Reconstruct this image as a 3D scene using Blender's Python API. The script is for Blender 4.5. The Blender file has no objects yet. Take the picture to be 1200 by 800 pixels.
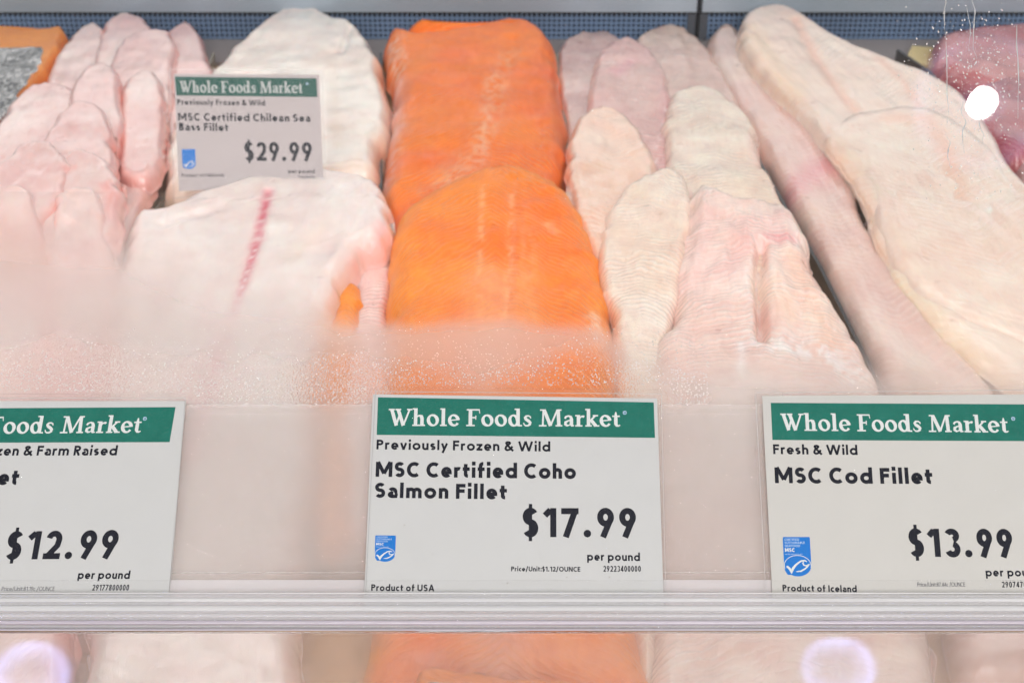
import bpy, math, random
import numpy as np
from mathutils import Vector, Matrix
random.seed(7); RNG = np.random.RandomState(7)
sc = bpy.context.scene

# ------------------------------------------------------------------ camera, world, lamps, exposure
PITCH = math.radians(33.0); FPX = 1650.0; CAMZ = 0.47
cd = bpy.data.cameras.new('camera'); cam = bpy.data.objects.new('camera', cd)
sc.collection.objects.link(cam); sc.camera = cam
cam.location = (0, 0, CAMZ); cam.rotation_euler = (math.pi/2 - PITCH, 0, 0)
cd.sensor_width = 36; cd.lens = 36*FPX/1200; cd.clip_start = 0.01; cd.clip_end = 50
cd.dof.use_dof = True; cd.dof.focus_distance = 0.57; cd.dof.aperture_fstop = 20.0

w = bpy.data.worlds.new('World'); sc.world = w; w.use_nodes = True
w.node_tree.nodes['Background'].inputs[0].default_value = (1.0, 0.98, 0.965, 1)
w.node_tree.nodes['Background'].inputs[1].default_value = 0.26
def area(name, loc, target, sx, sy, e, col):
    ld = bpy.data.lights.new(name, 'AREA'); ld.shape = 'RECTANGLE'; ld.size = sx; ld.size_y = sy
    ld.energy = e; ld.color = col
    o = bpy.data.objects.new(name, ld); sc.collection.objects.link(o); o.location = loc
    o.rotation_euler = (Vector(target)-Vector(loc)).to_track_quat('-Z', 'Y').to_euler()
    return o
area('case_led_strip', (0, 1.05, 0.50), (0, 0.85, 0), 1.5, 0.08, 0.8, (1, 0.965, 0.92))
area('added_back_glint_light', (0, 1.36, 0.21), (0, 0.9, 0.02), 1.7, 0.11, 0.6, (1, 0.99, 0.97))  # unseen panel added at the back to give the fish wet highlights
area('added_front_fill', (0, 0.69, 0.275), (0, 0.66, 0), 1.3, 0.05, 0.65, (1, 0.97, 0.93))  # fill light added to lift the front fish and the misted zone
area('added_card_softbox', (0.2, -1.7, 1.55), (0, 0.5, 0.1), 2.4, 1.1, 50, (1, 0.975, 0.95))  # softbox added behind the camera, out of the mirror direction, to light the cards
sc.view_settings.view_transform = 'Standard'; sc.view_settings.look = 'None'
sc.view_settings.exposure = 0.42; sc.view_settings.gamma = 1.0
sc.cycles.use_denoising = True
sc.cycles.max_bounces = 7; sc.cycles.transparent_max_bounces = 20; sc.cycles.transmission_bounces = 6; sc.cycles.diffuse_bounces = 3; sc.cycles.glossy_bounces = 3
sc.cycles.use_adaptive_sampling = True; sc.cycles.adaptive_threshold = 0.035; sc.cycles.adaptive_min_samples = 24
sc.cycles.caustics_reflective = False; sc.cycles.sample_clamp_indirect = 6

# ------------------------------------------------------------------ measuring helpers
cP, sP = math.cos(PITCH), math.sin(PITCH)
CAM = np.array([0, 0, CAMZ]); FWD = np.array([0, cP, -sP]); RT = np.array([1., 0, 0]); UP = np.array([0, sP, cP])
def ray(px, py): return FWD + RT*(px-600)/FPX + UP*(400-py)/FPX
def at_plane(px, py, p0, n):
    r = ray(px, py); t = np.dot(p0-CAM, n)/np.dot(r, n); return CAM + r*t
def at_z(px, py, z): return at_plane(px, py, np.array([0, 0, z]), np.array([0, 0, 1.]))
SL = math.radians(39)                              # slope of the glass front
GU = np.array([0, math.cos(SL), math.sin(SL)]); GN = np.array([0, -math.sin(SL), math.cos(SL)])
G0 = CAM + ray(600, 590)*0.56
def at_glass(px, py, off=0.0): return at_plane(px, py, G0+GN*off, GN)
def gl(p):                                         # world -> glass coordinates (x, along slope, off)
    d = np.asarray(p)-G0; return np.array([d[0], d@GU, d@GN])
def gw(x, v, o): return G0 + RT*x + GU*v + GN*o
def gv(py, off=0.0): return gl(at_glass(600, py, off))[1]

# ------------------------------------------------------------------ object helpers
def link(name, me, mat=None, parent=None):
    o = bpy.data.objects.new(name, me); sc.collection.objects.link(o)
    if mat is not None: me.materials.append(mat)
    if parent is not None: o.parent = parent; o.matrix_parent_inverse = Matrix.Translation(-Vector(parent.location))
    return o
def mesh(name, V, F, mat=None, parent=None, smooth=False):
    me = bpy.data.meshes.new(name); me.from_pydata([tuple(map(float, v)) for v in V], [], F); me.update()
    if smooth: me.polygons.foreach_set('use_smooth', [True]*len(me.polygons))
    return link(name, me, mat, parent)
def tag(o, label=None, cat=None, group=None, kind=None):
    for k, v in (('label', label), ('category', cat), ('group', group), ('kind', kind)):
        if v: o[k] = v
    return o
def empty(name, loc):
    o = bpy.data.objects.new(name, None); sc.collection.objects.link(o); o.location = tuple(loc); o.empty_display_size = .02
    return o
class MB:
    def __init__(s): s.V = []; s.F = []
    def box8(s, P):
        b = len(s.V); s.V += [tuple(p) for p in P]
        for f in ((0,3,2,1),(4,5,6,7),(0,1,5,4),(1,2,6,5),(2,3,7,6),(3,0,4,7)): s.F.append(tuple(b+i for i in f))
    def box(s, x0,x1,y0,y1,z0,z1):
        s.box8([(x0,y0,z0),(x1,y0,z0),(x1,y1,z0),(x0,y1,z0),(x0,y0,z1),(x1,y0,z1),(x1,y1,z1),(x0,y1,z1)])
    def gbox(s, x0,x1,v0,v1,o0,o1):
        s.box8([gw(x0,v0,o0),gw(x1,v0,o0),gw(x1,v1,o0),gw(x0,v1,o0),gw(x0,v0,o1),gw(x1,v0,o1),gw(x1,v1,o1),gw(x0,v1,o1)])
    def prism(s, poly, thick):                     # poly: 3D points, thick: vector
        b = len(s.V); n = len(poly); t = np.asarray(thick)
        s.V += [tuple(p) for p in poly] + [tuple(np.asarray(p)+t) for p in poly]
        s.F.append(tuple(b+i for i in reversed(range(n)))); s.F.append(tuple(b+n+i for i in range(n)))
        for i in range(n): j = (i+1) % n; s.F.append((b+i, b+j, b+n+j, b+n+i))
    def build(s, name, mat, parent=None, smooth=False): return mesh(name, s.V, s.F, mat, parent, smooth)

# ------------------------------------------------------------------ materials
def newmat(name):
    m = bpy.data.materials.new(name); m.use_nodes = True
    nt = m.node_tree; nt.nodes.clear(); out = nt.nodes.new('ShaderNodeOutputMaterial')
    return m, nt, out
def N(nt, t, **kw):
    n = nt.nodes.new(t)
    for k, v in kw.items():
        if k[0] == 'i' and k[1:].isdigit(): n.inputs[int(k[1:])].default_value = v
        elif k.startswith('in_'): n.inputs[k[3:].replace('_', ' ')].default_value = v
        else: setattr(n, k, v)
    return n
def mth(nt, op, a, b=None, clamp=False):
    n = nt.nodes.new('ShaderNodeMath'); n.operation = op; n.use_clamp = clamp
    for i, x in enumerate((a, b)):
        if x is None: continue
        if isinstance(x, (int, float)): n.inputs[i].default_value = x
        else: nt.links.new(x, n.inputs[i])
    return n.outputs[0]
def mixrgb(nt, fac, a, b, mode='MIX'):
    n = nt.nodes.new('ShaderNodeMix'); n.data_type = 'RGBA'; n.blend_type = mode
    for s, x in ((n.inputs[0], fac), (n.inputs[6], a), (n.inputs[7], b)):
        if isinstance(x, (int, float, tuple)): s.default_value = x if not isinstance(x, tuple) else (*x[:3], 1)
        else: nt.links.new(x, s)
    return n.outputs[2]
def principled(name, col, rough=0.5, metal=0.0, noise=0.0, nscale=200, bump=0.0, **kw):
    m, nt, out = newmat(name)
    p = N(nt, 'ShaderNodeBsdfPrincipled'); nt.links.new(p.outputs[0], out.inputs[0])
    p.inputs['Base Color'].default_value = (*col, 1); p.inputs['Roughness'].default_value = rough; p.inputs['Metallic'].default_value = metal
    for k, v in kw.items(): p.inputs[k.replace('_', ' ')].default_value = v
    if noise or bump:
        tc = N(nt, 'ShaderNodeTexCoord'); no = N(nt, 'ShaderNodeTexNoise'); no.inputs['Scale'].default_value = nscale; no.inputs['Detail'].default_value = 5
        nt.links.new(tc.outputs['Object'], no.inputs['Vector'])
        if noise:
            f = mth(nt, 'MULTIPLY', no.outputs[0], 1.0)
            c = mixrgb(nt, f, tuple(x*(1-noise) for x in col), tuple(min(1, x*(1+noise)) for x in col)); nt.links.new(c, p.inputs['Base Color'])
        if bump:
            b = N(nt, 'ShaderNodeBump'); b.inputs['Strength'].default_value = 0.6; b.inputs['Distance'].default_value = bump
            nt.links.new(no.outputs[0], b.inputs['Height']); nt.links.new(b.outputs[0], p.inputs['Normal'])
    return m
def clear(name, veil, veilcol=(0.8, 0.8, 0.82), tint=(1, 1, 1), rough=0.03, bump=0.0, bscale=60, stretch=None, ior=1.5, back=.35):
    """thin clear plastic or glass: see-through, a little milky, with a clean reflection"""
    m, nt, out = newmat(name)
    tr = N(nt, 'ShaderNodeBsdfTransparent'); tr.inputs[0].default_value = (*tint, 1)
    df = N(nt, 'ShaderNodeBsdfDiffuse'); df.inputs[0].default_value = (*veilcol, 1)
    tl = N(nt, 'ShaderNodeBsdfTranslucent'); tl.inputs[0].default_value = (*veilcol, 1)
    md = N(nt, 'ShaderNodeMixShader'); md.inputs[0].default_value = back
    nt.links.new(df.outputs[0], md.inputs[1]); nt.links.new(tl.outputs[0], md.inputs[2])
    m1 = N(nt, 'ShaderNodeMixShader'); m1.inputs[0].default_value = veil
    nt.links.new(tr.outputs[0], m1.inputs[1]); nt.links.new(md.outputs[0], m1.inputs[2])
    gs = N(nt, 'ShaderNodeBsdfGlossy'); gs.inputs['Roughness'].default_value = rough
    fr = N(nt, 'ShaderNodeFresnel'); fr.inputs[0].default_value = ior
    m2 = N(nt, 'ShaderNodeMixShader')
    nt.links.new(fr.outputs[0], m2.inputs[0]); nt.links.new(m1.outputs[0], m2.inputs[1]); nt.links.new(gs.outputs[0], m2.inputs[2])
    nt.links.new(m2.outputs[0], out.inputs[0])
    if bump or stretch:
        tc = N(nt, 'ShaderNodeTexCoord'); mp = N(nt, 'ShaderNodeMapping'); no = N(nt, 'ShaderNodeTexNoise'); no.inputs['Scale'].default_value = bscale; no.inputs['Detail'].default_value = 6
        if stretch: mp.inputs['Scale'].default_value = stretch
        nt.links.new(tc.outputs['Object'], mp.inputs[0]); nt.links.new(mp.outputs[0], no.inputs['Vector'])
        b = N(nt, 'ShaderNodeBump'); b.inputs['Distance'].default_value = bump; b.inputs['Strength'].default_value = 0.5
        nt.links.new(no.outputs[0], b.inputs['Height']); nt.links.new(b.outputs[0], gs.inputs['Normal']); nt.links.new(b.outputs[0], df.inputs['Normal'])
        v = mth(nt, 'ADD', mth(nt, 'MULTIPLY', no.outputs[0], veil*0.9), veil*0.55, True); nt.links.new(v, m1.inputs[0])
    return m
M = {}
M['paper'] = principled('card_paper', (0.61, 0.61, 0.605), 0.55, noise=0.03, nscale=90)
M['ivory_paper'] = principled('card_paper_ivory', (0.62, 0.605, 0.575), 0.55, noise=0.04, nscale=60)
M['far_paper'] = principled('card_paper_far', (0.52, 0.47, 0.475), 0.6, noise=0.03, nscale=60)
def band_mat(name, col):
    m, nt, out = newmat(name); p = N(nt, 'ShaderNodeBsdfPrincipled'); nt.links.new(p.outputs[0], out.inputs[0]); p.inputs['Roughness'].default_value = .5
    tc = N(nt, 'ShaderNodeTexCoord'); a = N(nt, 'ShaderNodeTexNoise'); a.inputs['Scale'].default_value = 160; a.inputs['Detail'].default_value = 6; a.inputs['Roughness'].default_value = .7
    b = N(nt, 'ShaderNodeTexNoise'); b.inputs['Scale'].default_value = 1500
    nt.links.new(tc.outputs['Object'], a.inputs['Vector']); nt.links.new(tc.outputs['Object'], b.inputs['Vector'])
    f = mth(nt, 'ADD', mth(nt, 'MULTIPLY', a.outputs[0], .8), mth(nt, 'MULTIPLY', b.outputs[0], .35), True)
    c = mixrgb(nt, f, tuple(x*.6 for x in col), tuple(min(1, x*1.35+.012) for x in col)); nt.links.new(c, p.inputs['Base Color'])
    return m
M['green'] = band_mat('header_green_ink', (0.006, 0.155, 0.115))
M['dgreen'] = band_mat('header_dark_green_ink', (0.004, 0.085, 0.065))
M['ink'] = principled('black_ink', (0.010, 0.011, 0.020), 0.45)
M['greyink'] = principled('faint_grey_ink', (0.10, 0.10, 0.115), 0.5)
M['blue'] = principled('emblem_blue_ink', (0.015, 0.19, 0.62), 0.45, noise=.06, nscale=300)
M['whiteink'] = principled('white_print', (0.74, 0.76, 0.75), 0.5)
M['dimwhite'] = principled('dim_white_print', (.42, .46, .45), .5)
M['paleblue'] = principled('pale_blue_print', (0.45, 0.60, 0.80), 0.5)
M['sleeve'] = clear('clear_sleeve', 0.005, (.9,.88,.87), rough=.05, bump=.0001, bscale=120, ior=1.14)
M['glass'] = clear('case_glass', 0.002, rough=.004, ior=1.42)
M['acryl'] = clear('rail_acrylic', 0.24, (0.97, 0.95, 0.98), back=.1, tint=(1, 1, 1), ior=1.3, rough=.12, bump=.0004, bscale=130, stretch=(.06, 5, 5))
M['acryl2'] = clear('rail_back_acrylic', 0.13, (1.0, 0.93, 0.89), back=.2, ior=1.3, rough=.08, bump=.0002, bscale=40)
M['milky'] = clear('milky_backing', 0.45, (.98, .94, .96), back=.1, ior=1.2, rough=.2)
M['rib'] = clear('rail_rib_acrylic', 0.36, (0.98, 0.97, 0.985), back=.1, tint=(1, 1, 1), ior=1.22, rough=.08, bump=.0003, bscale=150, stretch=(.05, 5, 5))
M['lilac'] = clear('rail_lilac_acrylic', 0.42, (0.86, 0.80, 0.88), back=.15, tint=(.97, .94, .98), rough=.12, bump=.0003, bscale=150, stretch=(.05, 5, 5))
M['metal'] = principled('brushed_ledge_metal', (0.36, 0.44, 0.52), 0.42, 0.3, noise=.15, nscale=12)
M['darkmetal'] = principled('dark_gap', (0.012, 0.014, 0.02), 0.6)
M['grille'] = principled('grille_plastic', (0.17, 0.27, 0.44), 0.4, noise=.5, nscale=6)
M['grilleback'] = principled('grille_backing', (0.006, 0.008, 0.016), 0.7)
M['divider'] = principled('divider_blade', (0.045, 0.045, 0.05), 0.3, noise=.3, nscale=60)
M['divider2'] = principled('divider_blade_olive', (0.22, 0.20, 0.15), 0.25, noise=.3, nscale=60)
M['bed'] = principled('tan_tray_liner', (0.66, 0.42, 0.23), 0.6, noise=.18, nscale=40, bump=.0006)

# ------------------------------------------------------------------ numpy noise
class Noise:
    def __init__(s, seed): r = np.random.RandomState(seed); s.t = r.rand(64, 64)
    def __call__(s, x, y):
        xi = np.floor(x).astype(int); yi = np.floor(y).astype(int); fx = x-xi; fy = y-yi
        fx = fx*fx*(3-2*fx); fy = fy*fy*(3-2*fy); g = lambda a, b: s.t[a % 64, b % 64]
        return (g(xi, yi)*(1-fx)*(1-fy)+g(xi+1, yi)*fx*(1-fy)+g(xi, yi+1)*(1-fx)*fy+g(xi+1, yi+1)*fx*fy)*2-1
    def fbm(s, x, y, o=4):
        r = 0; a = .5
        for i in range(o): r = r+a*s(x*2**i+i*7.3, y*2**i+i*3.1); a *= .5
        return r

# ------------------------------------------------------------------ fish flesh
def flesh(name, line=0.10, freq=520, linecol=(0.95, 0.92, 0.88), chev=1.0, bump=0.0006, sss=0.25, rough=0.33, mottle=0.10, grain=0.12, spec=0.5, wob=0.012, sscol=(1, .45, .3), lb=.55, coat=1.0):
    m, nt, out = newmat(name)
    p = N(nt, 'ShaderNodeBsdfPrincipled'); nt.links.new(p.outputs[0], out.inputs[0])
    p.inputs['Roughness'].default_value = rough; p.inputs['Subsurface Weight'].default_value = sss
    p.inputs['Subsurface Radius'].default_value = sscol; p.inputs['Subsurface Scale'].default_value = 0.008
    p.inputs['Coat Weight'].default_value = coat; p.inputs['Coat Roughness'].default_value = 0.07; p.inputs['Specular IOR Level'].default_value = spec
    at = N(nt, 'ShaderNodeAttribute'); at.attribute_name = 'Col'
    uv = N(nt, 'ShaderNodeUVMap'); uv.uv_map = 'UVMap'
    sep = N(nt, 'ShaderNodeSeparateXYZ'); nt.links.new(uv.outputs[0], sep.inputs[0])
    n1 = N(nt, 'ShaderNodeTexNoise'); n1.inputs['Scale'].default_value = 38; n1.inputs['Detail'].default_value = 3
    nt.links.new(uv.outputs[0], n1.inputs['Vector'])
    ax = mth(nt, 'ABSOLUTE', sep.outputs[0])
    ph = mth(nt, 'ADD', sep.outputs[1], mth(nt, 'MULTIPLY', ax, chev))
    ph = mth(nt, 'ADD', ph, mth(nt, 'MULTIPLY', n1.outputs[0], wob))
    s = mth(nt, 'SINE', mth(nt, 'MULTIPLY', ph, freq*2*math.pi/6.283*1.0*2*math.pi/6.283*6.283))
    s01 = mth(nt, 'ADD', mth(nt, 'MULTIPLY', s, .5), .5)
    s3 = mth(nt, 'POWER', s01, 2.2)
    n2 = N(nt, 'ShaderNodeTexNoise'); n2.inputs['Scale'].default_value = 26; n2.inputs['Detail'].default_value = 2
    mp2 = N(nt, 'ShaderNodeMapping'); mp2.inputs['Location'].default_value = (3, 5, 1); nt.links.new(uv.outputs[0], mp2.inputs[0]); nt.links.new(mp2.outputs[0], n2.inputs['Vector'])
    brk = mth(nt, 'MULTIPLY', mth(nt, 'SUBTRACT', n2.outputs[0], .32), 3.0, True)
    sl = mth(nt, 'MULTIPLY', s3, brk)
    # fibre grain along the fillet
    n3 = N(nt, 'ShaderNodeTexNoise'); n3.inputs['Scale'].default_value = 1.0; n3.inputs['Detail'].default_value = 5; n3.inputs['Roughness'].default_value = .65
    mp3 = N(nt, 'ShaderNodeMapping'); mp3.inputs['Scale'].default_value = (330, 85, 1); nt.links.new(uv.outputs[0], mp3.inputs[0]); nt.links.new(mp3.outputs[0], n3.inputs['Vector'])
    n4 = N(nt, 'ShaderNodeTexNoise'); n4.inputs['Scale'].default_value = 60; n4.inputs['Detail'].default_value = 6; nt.links.new(uv.outputs[0], n4.inputs['Vector'])
    c = mixrgb(nt, mth(nt, 'MULTIPLY', sl, line, True), at.outputs['Color'], linecol)
    g = mth(nt, 'ADD', mth(nt, 'MULTIPLY', mth(nt, 'SUBTRACT', n3.outputs[0], .5), grain*2), mth(nt, 'MULTIPLY', mth(nt, 'SUBTRACT', n4.outputs[0], .5), mottle*2))
    g = mth(nt, 'ADD', g, 1.0)
    cm = N(nt, 'ShaderNodeCombineColor'); 
    nt.links.new(mth(nt, 'ADD', mth(nt, 'MULTIPLY', mth(nt, 'SUBTRACT', g, 1.0), .45), 1.0), cm.inputs[0]); nt.links.new(g, cm.inputs[1]); nt.links.new(g, cm.inputs[2])
    c = mixrgb(nt, 1.0, c, cm.outputs[0], 'MULTIPLY'); nt.links.new(c, p.inputs['Base Color'])
    h = mth(nt, 'ADD', mth(nt, 'MULTIPLY', sl, lb), mth(nt, 'MULTIPLY', n3.outputs[0], .8))
    h = mth(nt, 'ADD', h, mth(nt, 'MULTIPLY', n4.outputs[0], .4))
    b = N(nt, 'ShaderNodeBump'); b.inputs['Strength'].default_value = .8; b.inputs['Distance'].default_value = bump
    nt.links.new(h, b.inputs['Height']); nt.links.new(b.outputs[0], p.inputs['Normal']); nt.links.new(b.outputs[0], p.inputs['Coat Normal'])
    nt.links.new(mth(nt, 'ADD', mth(nt, 'MULTIPLY', n4.outputs[0], .3), rough-.15), p.inputs['Roughness'])
    return m
M['pink'] = flesh('pink_flesh', line=.06, lb=.2, freq=230, mottle=.20, grain=.10, bump=.0006)
M['white'] = flesh('white_flesh', line=.05, freq=150, lb=.1, chev=.5, mottle=.10, grain=.07, bump=.0008)
M['salmon'] = flesh('salmon_flesh', line=.62, lb=.7, freq=190, linecol=(1.0, .34, .07), chev=-.9, mottle=.26, grain=.22, bump=.0008, sss=.12, rough=.36, wob=.016, spec=.2, coat=.25, sscol=(1, .3, .1))
M['sole'] = flesh('lined_flesh', line=.42, lb=.55, freq=225, chev=-.35, mottle=.26, grain=.18, bump=.0014, wob=.022)
M['cod'] = flesh('cod_flesh', line=.16, freq=150, lb=.3, chev=.8, mottle=.12, grain=.12, bump=.0008)
M['tuna'] = flesh('red_flesh', line=.2, freq=300, linecol=(.8, .5, .5), mottle=.2, grain=.2)
def skinmat():
    m, nt, out = newmat('silver_fish_skin'); p = N(nt, 'ShaderNodeBsdfPrincipled'); nt.links.new(p.outputs[0], out.inputs[0])
    p.inputs['Metallic'].default_value = .65; p.inputs['Roughness'].default_value = .25
    uv = N(nt, 'ShaderNodeUVMap'); uv.uv_map = 'UVMap'
    vo = N(nt, 'ShaderNodeTexVoronoi'); vo.inputs['Scale'].default_value = 330; nt.links.new(uv.outputs[0], vo.inputs['Vector'])
    no = N(nt, 'ShaderNodeTexNoise'); no.inputs['Scale'].default_value = 70; no.inputs['Detail'].default_value = 5; nt.links.new(uv.outputs[0], no.inputs['Vector'])
    f = mth(nt, 'MULTIPLY', mth(nt, 'SUBTRACT', mth(nt, 'ADD', mth(nt, 'MULTIPLY', vo.outputs[0], .6), no.outputs[0]), .45), 1.8, True)
    nt.links.new(mixrgb(nt, f, (.06, .065, .075), (.62, .62, .62)), p.inputs['Base Color'])
    b = N(nt, 'ShaderNodeBump'); b.inputs['Distance'].default_value = .001; nt.links.new(vo.outputs[0], b.inputs['Height']); nt.links.new(b.outputs[0], p.inputs['Normal'])
    return m
M['skin'] = skinmat()

def smooth_closed(P, k=8):
    P = np.asarray(P, float); n = len(P); out = []
    for i in range(n):
        a, b, c, d = P[(i-1) % n], P[i], P[(i+1) % n], P[(i+2) % n]
        for t in np.arange(k)/k:
            out.append(.5*((2*b)+(-a+c)*t+(2*a-5*b+4*c-d)*t*t+(-a+3*b-3*c+d)*t**3))
    return np.array(out)
def segdist(X, Y, P, closed=True, want_t=False):
    best = np.full(X.shape, 1e9); n = len(P)
    bt = np.zeros(X.shape)
    for i in range(n if closed else n-1):
        a = P[i]; b = P[(i+1) % n]; d = b-a; L = d@d+1e-14
        t = np.clip(((X-a[0])*d[0]+(Y-a[1])*d[1])/L, 0, 1)
        q = np.hypot(X-a[0]-t*d[0], Y-a[1]-t*d[1])
        if want_t: bt = np.where(q < best, i+t, bt)
        best = np.minimum(best, q)
    return (best, bt) if want_t else best
def cubic(s): return s*s*(3-2*s)
SEED = [11]
def fillet(label, outline, axis, col, mat, T=.018, zb=.0, R=None, marks=(), grooves=(), rim=None, rimw=.006, und=.10, uscale=38, nu=110, nv=72,
           name='fish_fillet', group=None, cat='fish fillet', parent=None, jag=.0022, mott=None, crown=0.0):
    """one fillet: an outline laid on the bed (measured), domed, draped over what is below it. zb: base height or (far, near)."""
    SEED[0] += 1; nz = Noise(SEED[0])
    z_f, z_n = (zb if isinstance(zb, tuple) else (zb, zb))
    A = at_z(*axis[0], z_f+T*.5)[:2]; B = at_z(*axis[1], z_n+T*.5)[:2]; D = B-A; L = np.linalg.norm(D); D = D/L; S = np.array([-D[1], D[0]])
    def zat(t): return z_f+(z_n-z_f)*np.clip(t, 0, 1)
    def unp(p, extra):                              # photo point -> the bed plan, at the height the fillet has there
        q = at_z(p[0], p[1], (z_f+z_n)/2)[:2]
        for _ in range(3): t = ((q-A)@D)/L; q = at_z(p[0], p[1], float(zat(t))+extra)[:2]
        return q
    P = smooth_closed([unp(p, T*.55) for p in outline], 9)
    j = np.arange(len(P)); nrm = np.roll(P, -1, 0)-np.roll(P, 1, 0); nrm = np.stack([nrm[:, 1], -nrm[:, 0]], 1)/(np.linalg.norm(nrm, axis=1)[:, None]+1e-9)
    P = P+nrm*(nz.fbm(P[:, 0]*160, P[:, 1]*160, 3)*jag*2)[:, None]
    U = (P-A)@D; W = (P-A)@S
    u0, u1 = U.min(), U.max(); us = u0+(u1-u0)*(.5-.5*np.cos(np.linspace(0.02, math.pi-.02, nu)))*1.0
    us = .5*us+.5*np.linspace(u0+(u1-u0)*1e-3, u1-(u1-u0)*1e-3, nu)
    lo = np.zeros(nu); hi = np.zeros(nu); n = len(P); U2 = np.roll(U, -1); W2 = np.roll(W, -1)
    for i, u in enumerate(us):
        m_ = (U-u)*(U2-u) <= 0; m_ &= (U != U2)
        ww = W[m_]+(W2[m_]-W[m_])*(u-U[m_])/(U2[m_]-U[m_]); lo[i] = ww.min(); hi[i] = ww.max()
    vs = .5-.5*np.cos(np.linspace(0, math.pi, nv)); vs = .6*vs+.4*np.linspace(0, 1, nv)
    UU = np.repeat(us[:, None], nv, 1); VV = lo[:, None]+(hi-lo)[:, None]*vs[None]
    X = A[0]+UU*D[0]+VV*S[0]; Y = A[1]+UU*D[1]+VV*S[1]
    d = segdist(X, Y, P[::2]); d[0] = 0; d[-1] = 0; d[:, 0] = 0; d[:, -1] = 0
    R = .8*(R or min(.9*T, .02))
    s = np.clip(d/R, 0, 1); prof = np.sqrt(np.clip(1-(1-s)**2, 0, 1))
    H = T*prof*(1+und*(nz.fbm(X*uscale, Y*uscale, 4)*.8+nz.fbm(VV*uscale*2.6+5, UU*uscale*.45, 4)*.9))
    if crown: H = H+crown*np.clip(d/(np.ptp(W)*.45), 0, 1)**.8
    base = zat(UU/L)
    cols = np.ones(X.shape+(3,))*np.array(col)
    mo = nz.fbm(X*60+9, Y*60, 4)[..., None]; mo2 = nz.fbm(X*22+3, Y*22+8, 3)[..., None]
    mc = np.array(mott if mott is not None else col)
    cols = cols+(mc-cols)*np.clip(.5+mo2*1.6, 0, 1)*(mott is not None)*.8
    cols = cols*(1+mo*np.array([.05, .10, .10]))
    if rim is not None:
        f = np.exp(-(d/rimw)**2)[..., None]*(.75+.5*mo); cols = cols+(np.array(rim)-cols)*np.clip(f, 0, 1)
    for g in grooves:                               # (polyline, width, depth)
        q = np.array([unp(p, T) for p in g[0]]); dd = segdist(X, Y, q, False); H = H-g[2]*np.exp(-(dd/g[1])**2)*np.clip(d/.004, 0, 1)
    for g in marks:                                 # (polyline, width, colour, strength[, broken])
        q = np.array([unp(p, T) for p in g[0]]); dd = segdist(X, Y, q, False) if len(q) > 1 else np.hypot(X-q[0, 0], Y-q[0, 1])
        dd = dd+g[1]*.5*nz.fbm(X*260, Y*260, 3)
        f = g[3]*np.exp(-(np.maximum(dd, 0)/g[1])**2)
        if len(g) > 4: f = f*np.clip(.5+g[4]*nz.fbm(X*300+5, Y*300, 2)*2.5, 0, 1)
        f = np.clip(f, 0, 1)[..., None]; cols = cols+(np.array(g[2])-cols)*f
    if mat not in ('salmon', 'tuna', 'skin'): cols = np.clip(cols, 0.001, 1)**np.array([.72, .98, .97])
    Z = base+np.maximum(H, 0)
    # under side, slightly drawn in
    nb = .0012; Zb = base-nb*np.clip(d/.003, 0, 1)
    V = np.concatenate([np.stack([X, Y, Z], -1).reshape(-1, 3), np.stack([X, Y, Zb], -1).reshape(-1, 3)])
    idx = np.arange(nu*nv).reshape(nu, nv); a, b, c, e = idx[:-1, :-1], idx[:-1, 1:], idx[1:, 1:], idx[1:, :-1]
    top = np.stack([a, b, c, e], -1).reshape(-1, 4); bot = np.stack([a, e, c, b], -1).reshape(-1, 4)+nu*nv
    step = 1
    ring = np.concatenate([idx[0, :], idx[1:, -1], idx[-1, -2::-1], idx[-2:0:-1, 0]])
    r2 = np.roll(ring, -1); side = np.stack([ring, ring+nu*nv, r2+nu*nv, r2], -1)
    # orientation: make the top face upward
    t0 = top[len(top)//2]; nn = np.cross(V[t0[1]]-V[t0[0]], V[t0[2]]-V[t0[0]])
    F = np.concatenate([top, bot, side])
    if nn[2] < 0: F = F[:, ::-1]
    org = np.array([X.mean(), Y.mean(), float(base.min())])
    me = bpy.data.meshes.new(name); me.vertices.add(len(V)); me.vertices.foreach_set('co', (V-org).ravel())
    me.loops.add(F.size); me.loops.foreach_set('vertex_index', F.ravel().astype(np.int32))
    me.polygons.add(len(F)); me.polygons.foreach_set('loop_start', np.arange(0, F.size, 4).astype(np.int32)); me.polygons.foreach_set('loop_total', np.full(len(F), 4, np.int32))
    me.polygons.foreach_set('use_smooth', np.ones(len(F), bool)); me.update(calc_edges=True); me.validate()
    ca = me.color_attributes.new('Col', 'FLOAT_COLOR', 'POINT'); cc = np.ones((len(V), 4)); cc[:nu*nv, :3] = cols.reshape(-1, 3); cc[nu*nv:, :3] = cols.reshape(-1, 3)
    ca.data.foreach_set('color', np.clip(cc, 0.002, 1).ravel().astype(np.float32))
    uvl = me.uv_layers.new(name='UVMap'); vi = np.zeros(len(me.loops), np.int32); me.loops.foreach_get('vertex_index', vi)
    mid = (lo+hi)/2; cu = np.stack([VV-mid[:, None]*1.0, UU], -1).reshape(-1, 2); cu = np.concatenate([cu, cu])+[0, SEED[0]*.37]
    uvl.data.foreach_set('uv', cu[vi].ravel().astype(np.float32))
    me.materials.append(M[mat])
    o = bpy.data.objects.new(name, me); sc.collection.objects.link(o)
    if parent is not None: o.parent = parent; o.location = org-np.array(parent.location)
    else: o.location = org; tag(o, label, cat, group)
    return o

# ------------------------------------------------------------------ the setting
XW = .95
b = MB(); b.box(-XW, XW, .26, 1.166, -.03, 0.0); tag(b.build('display_bed', M['bed']), kind='structure')
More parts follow.
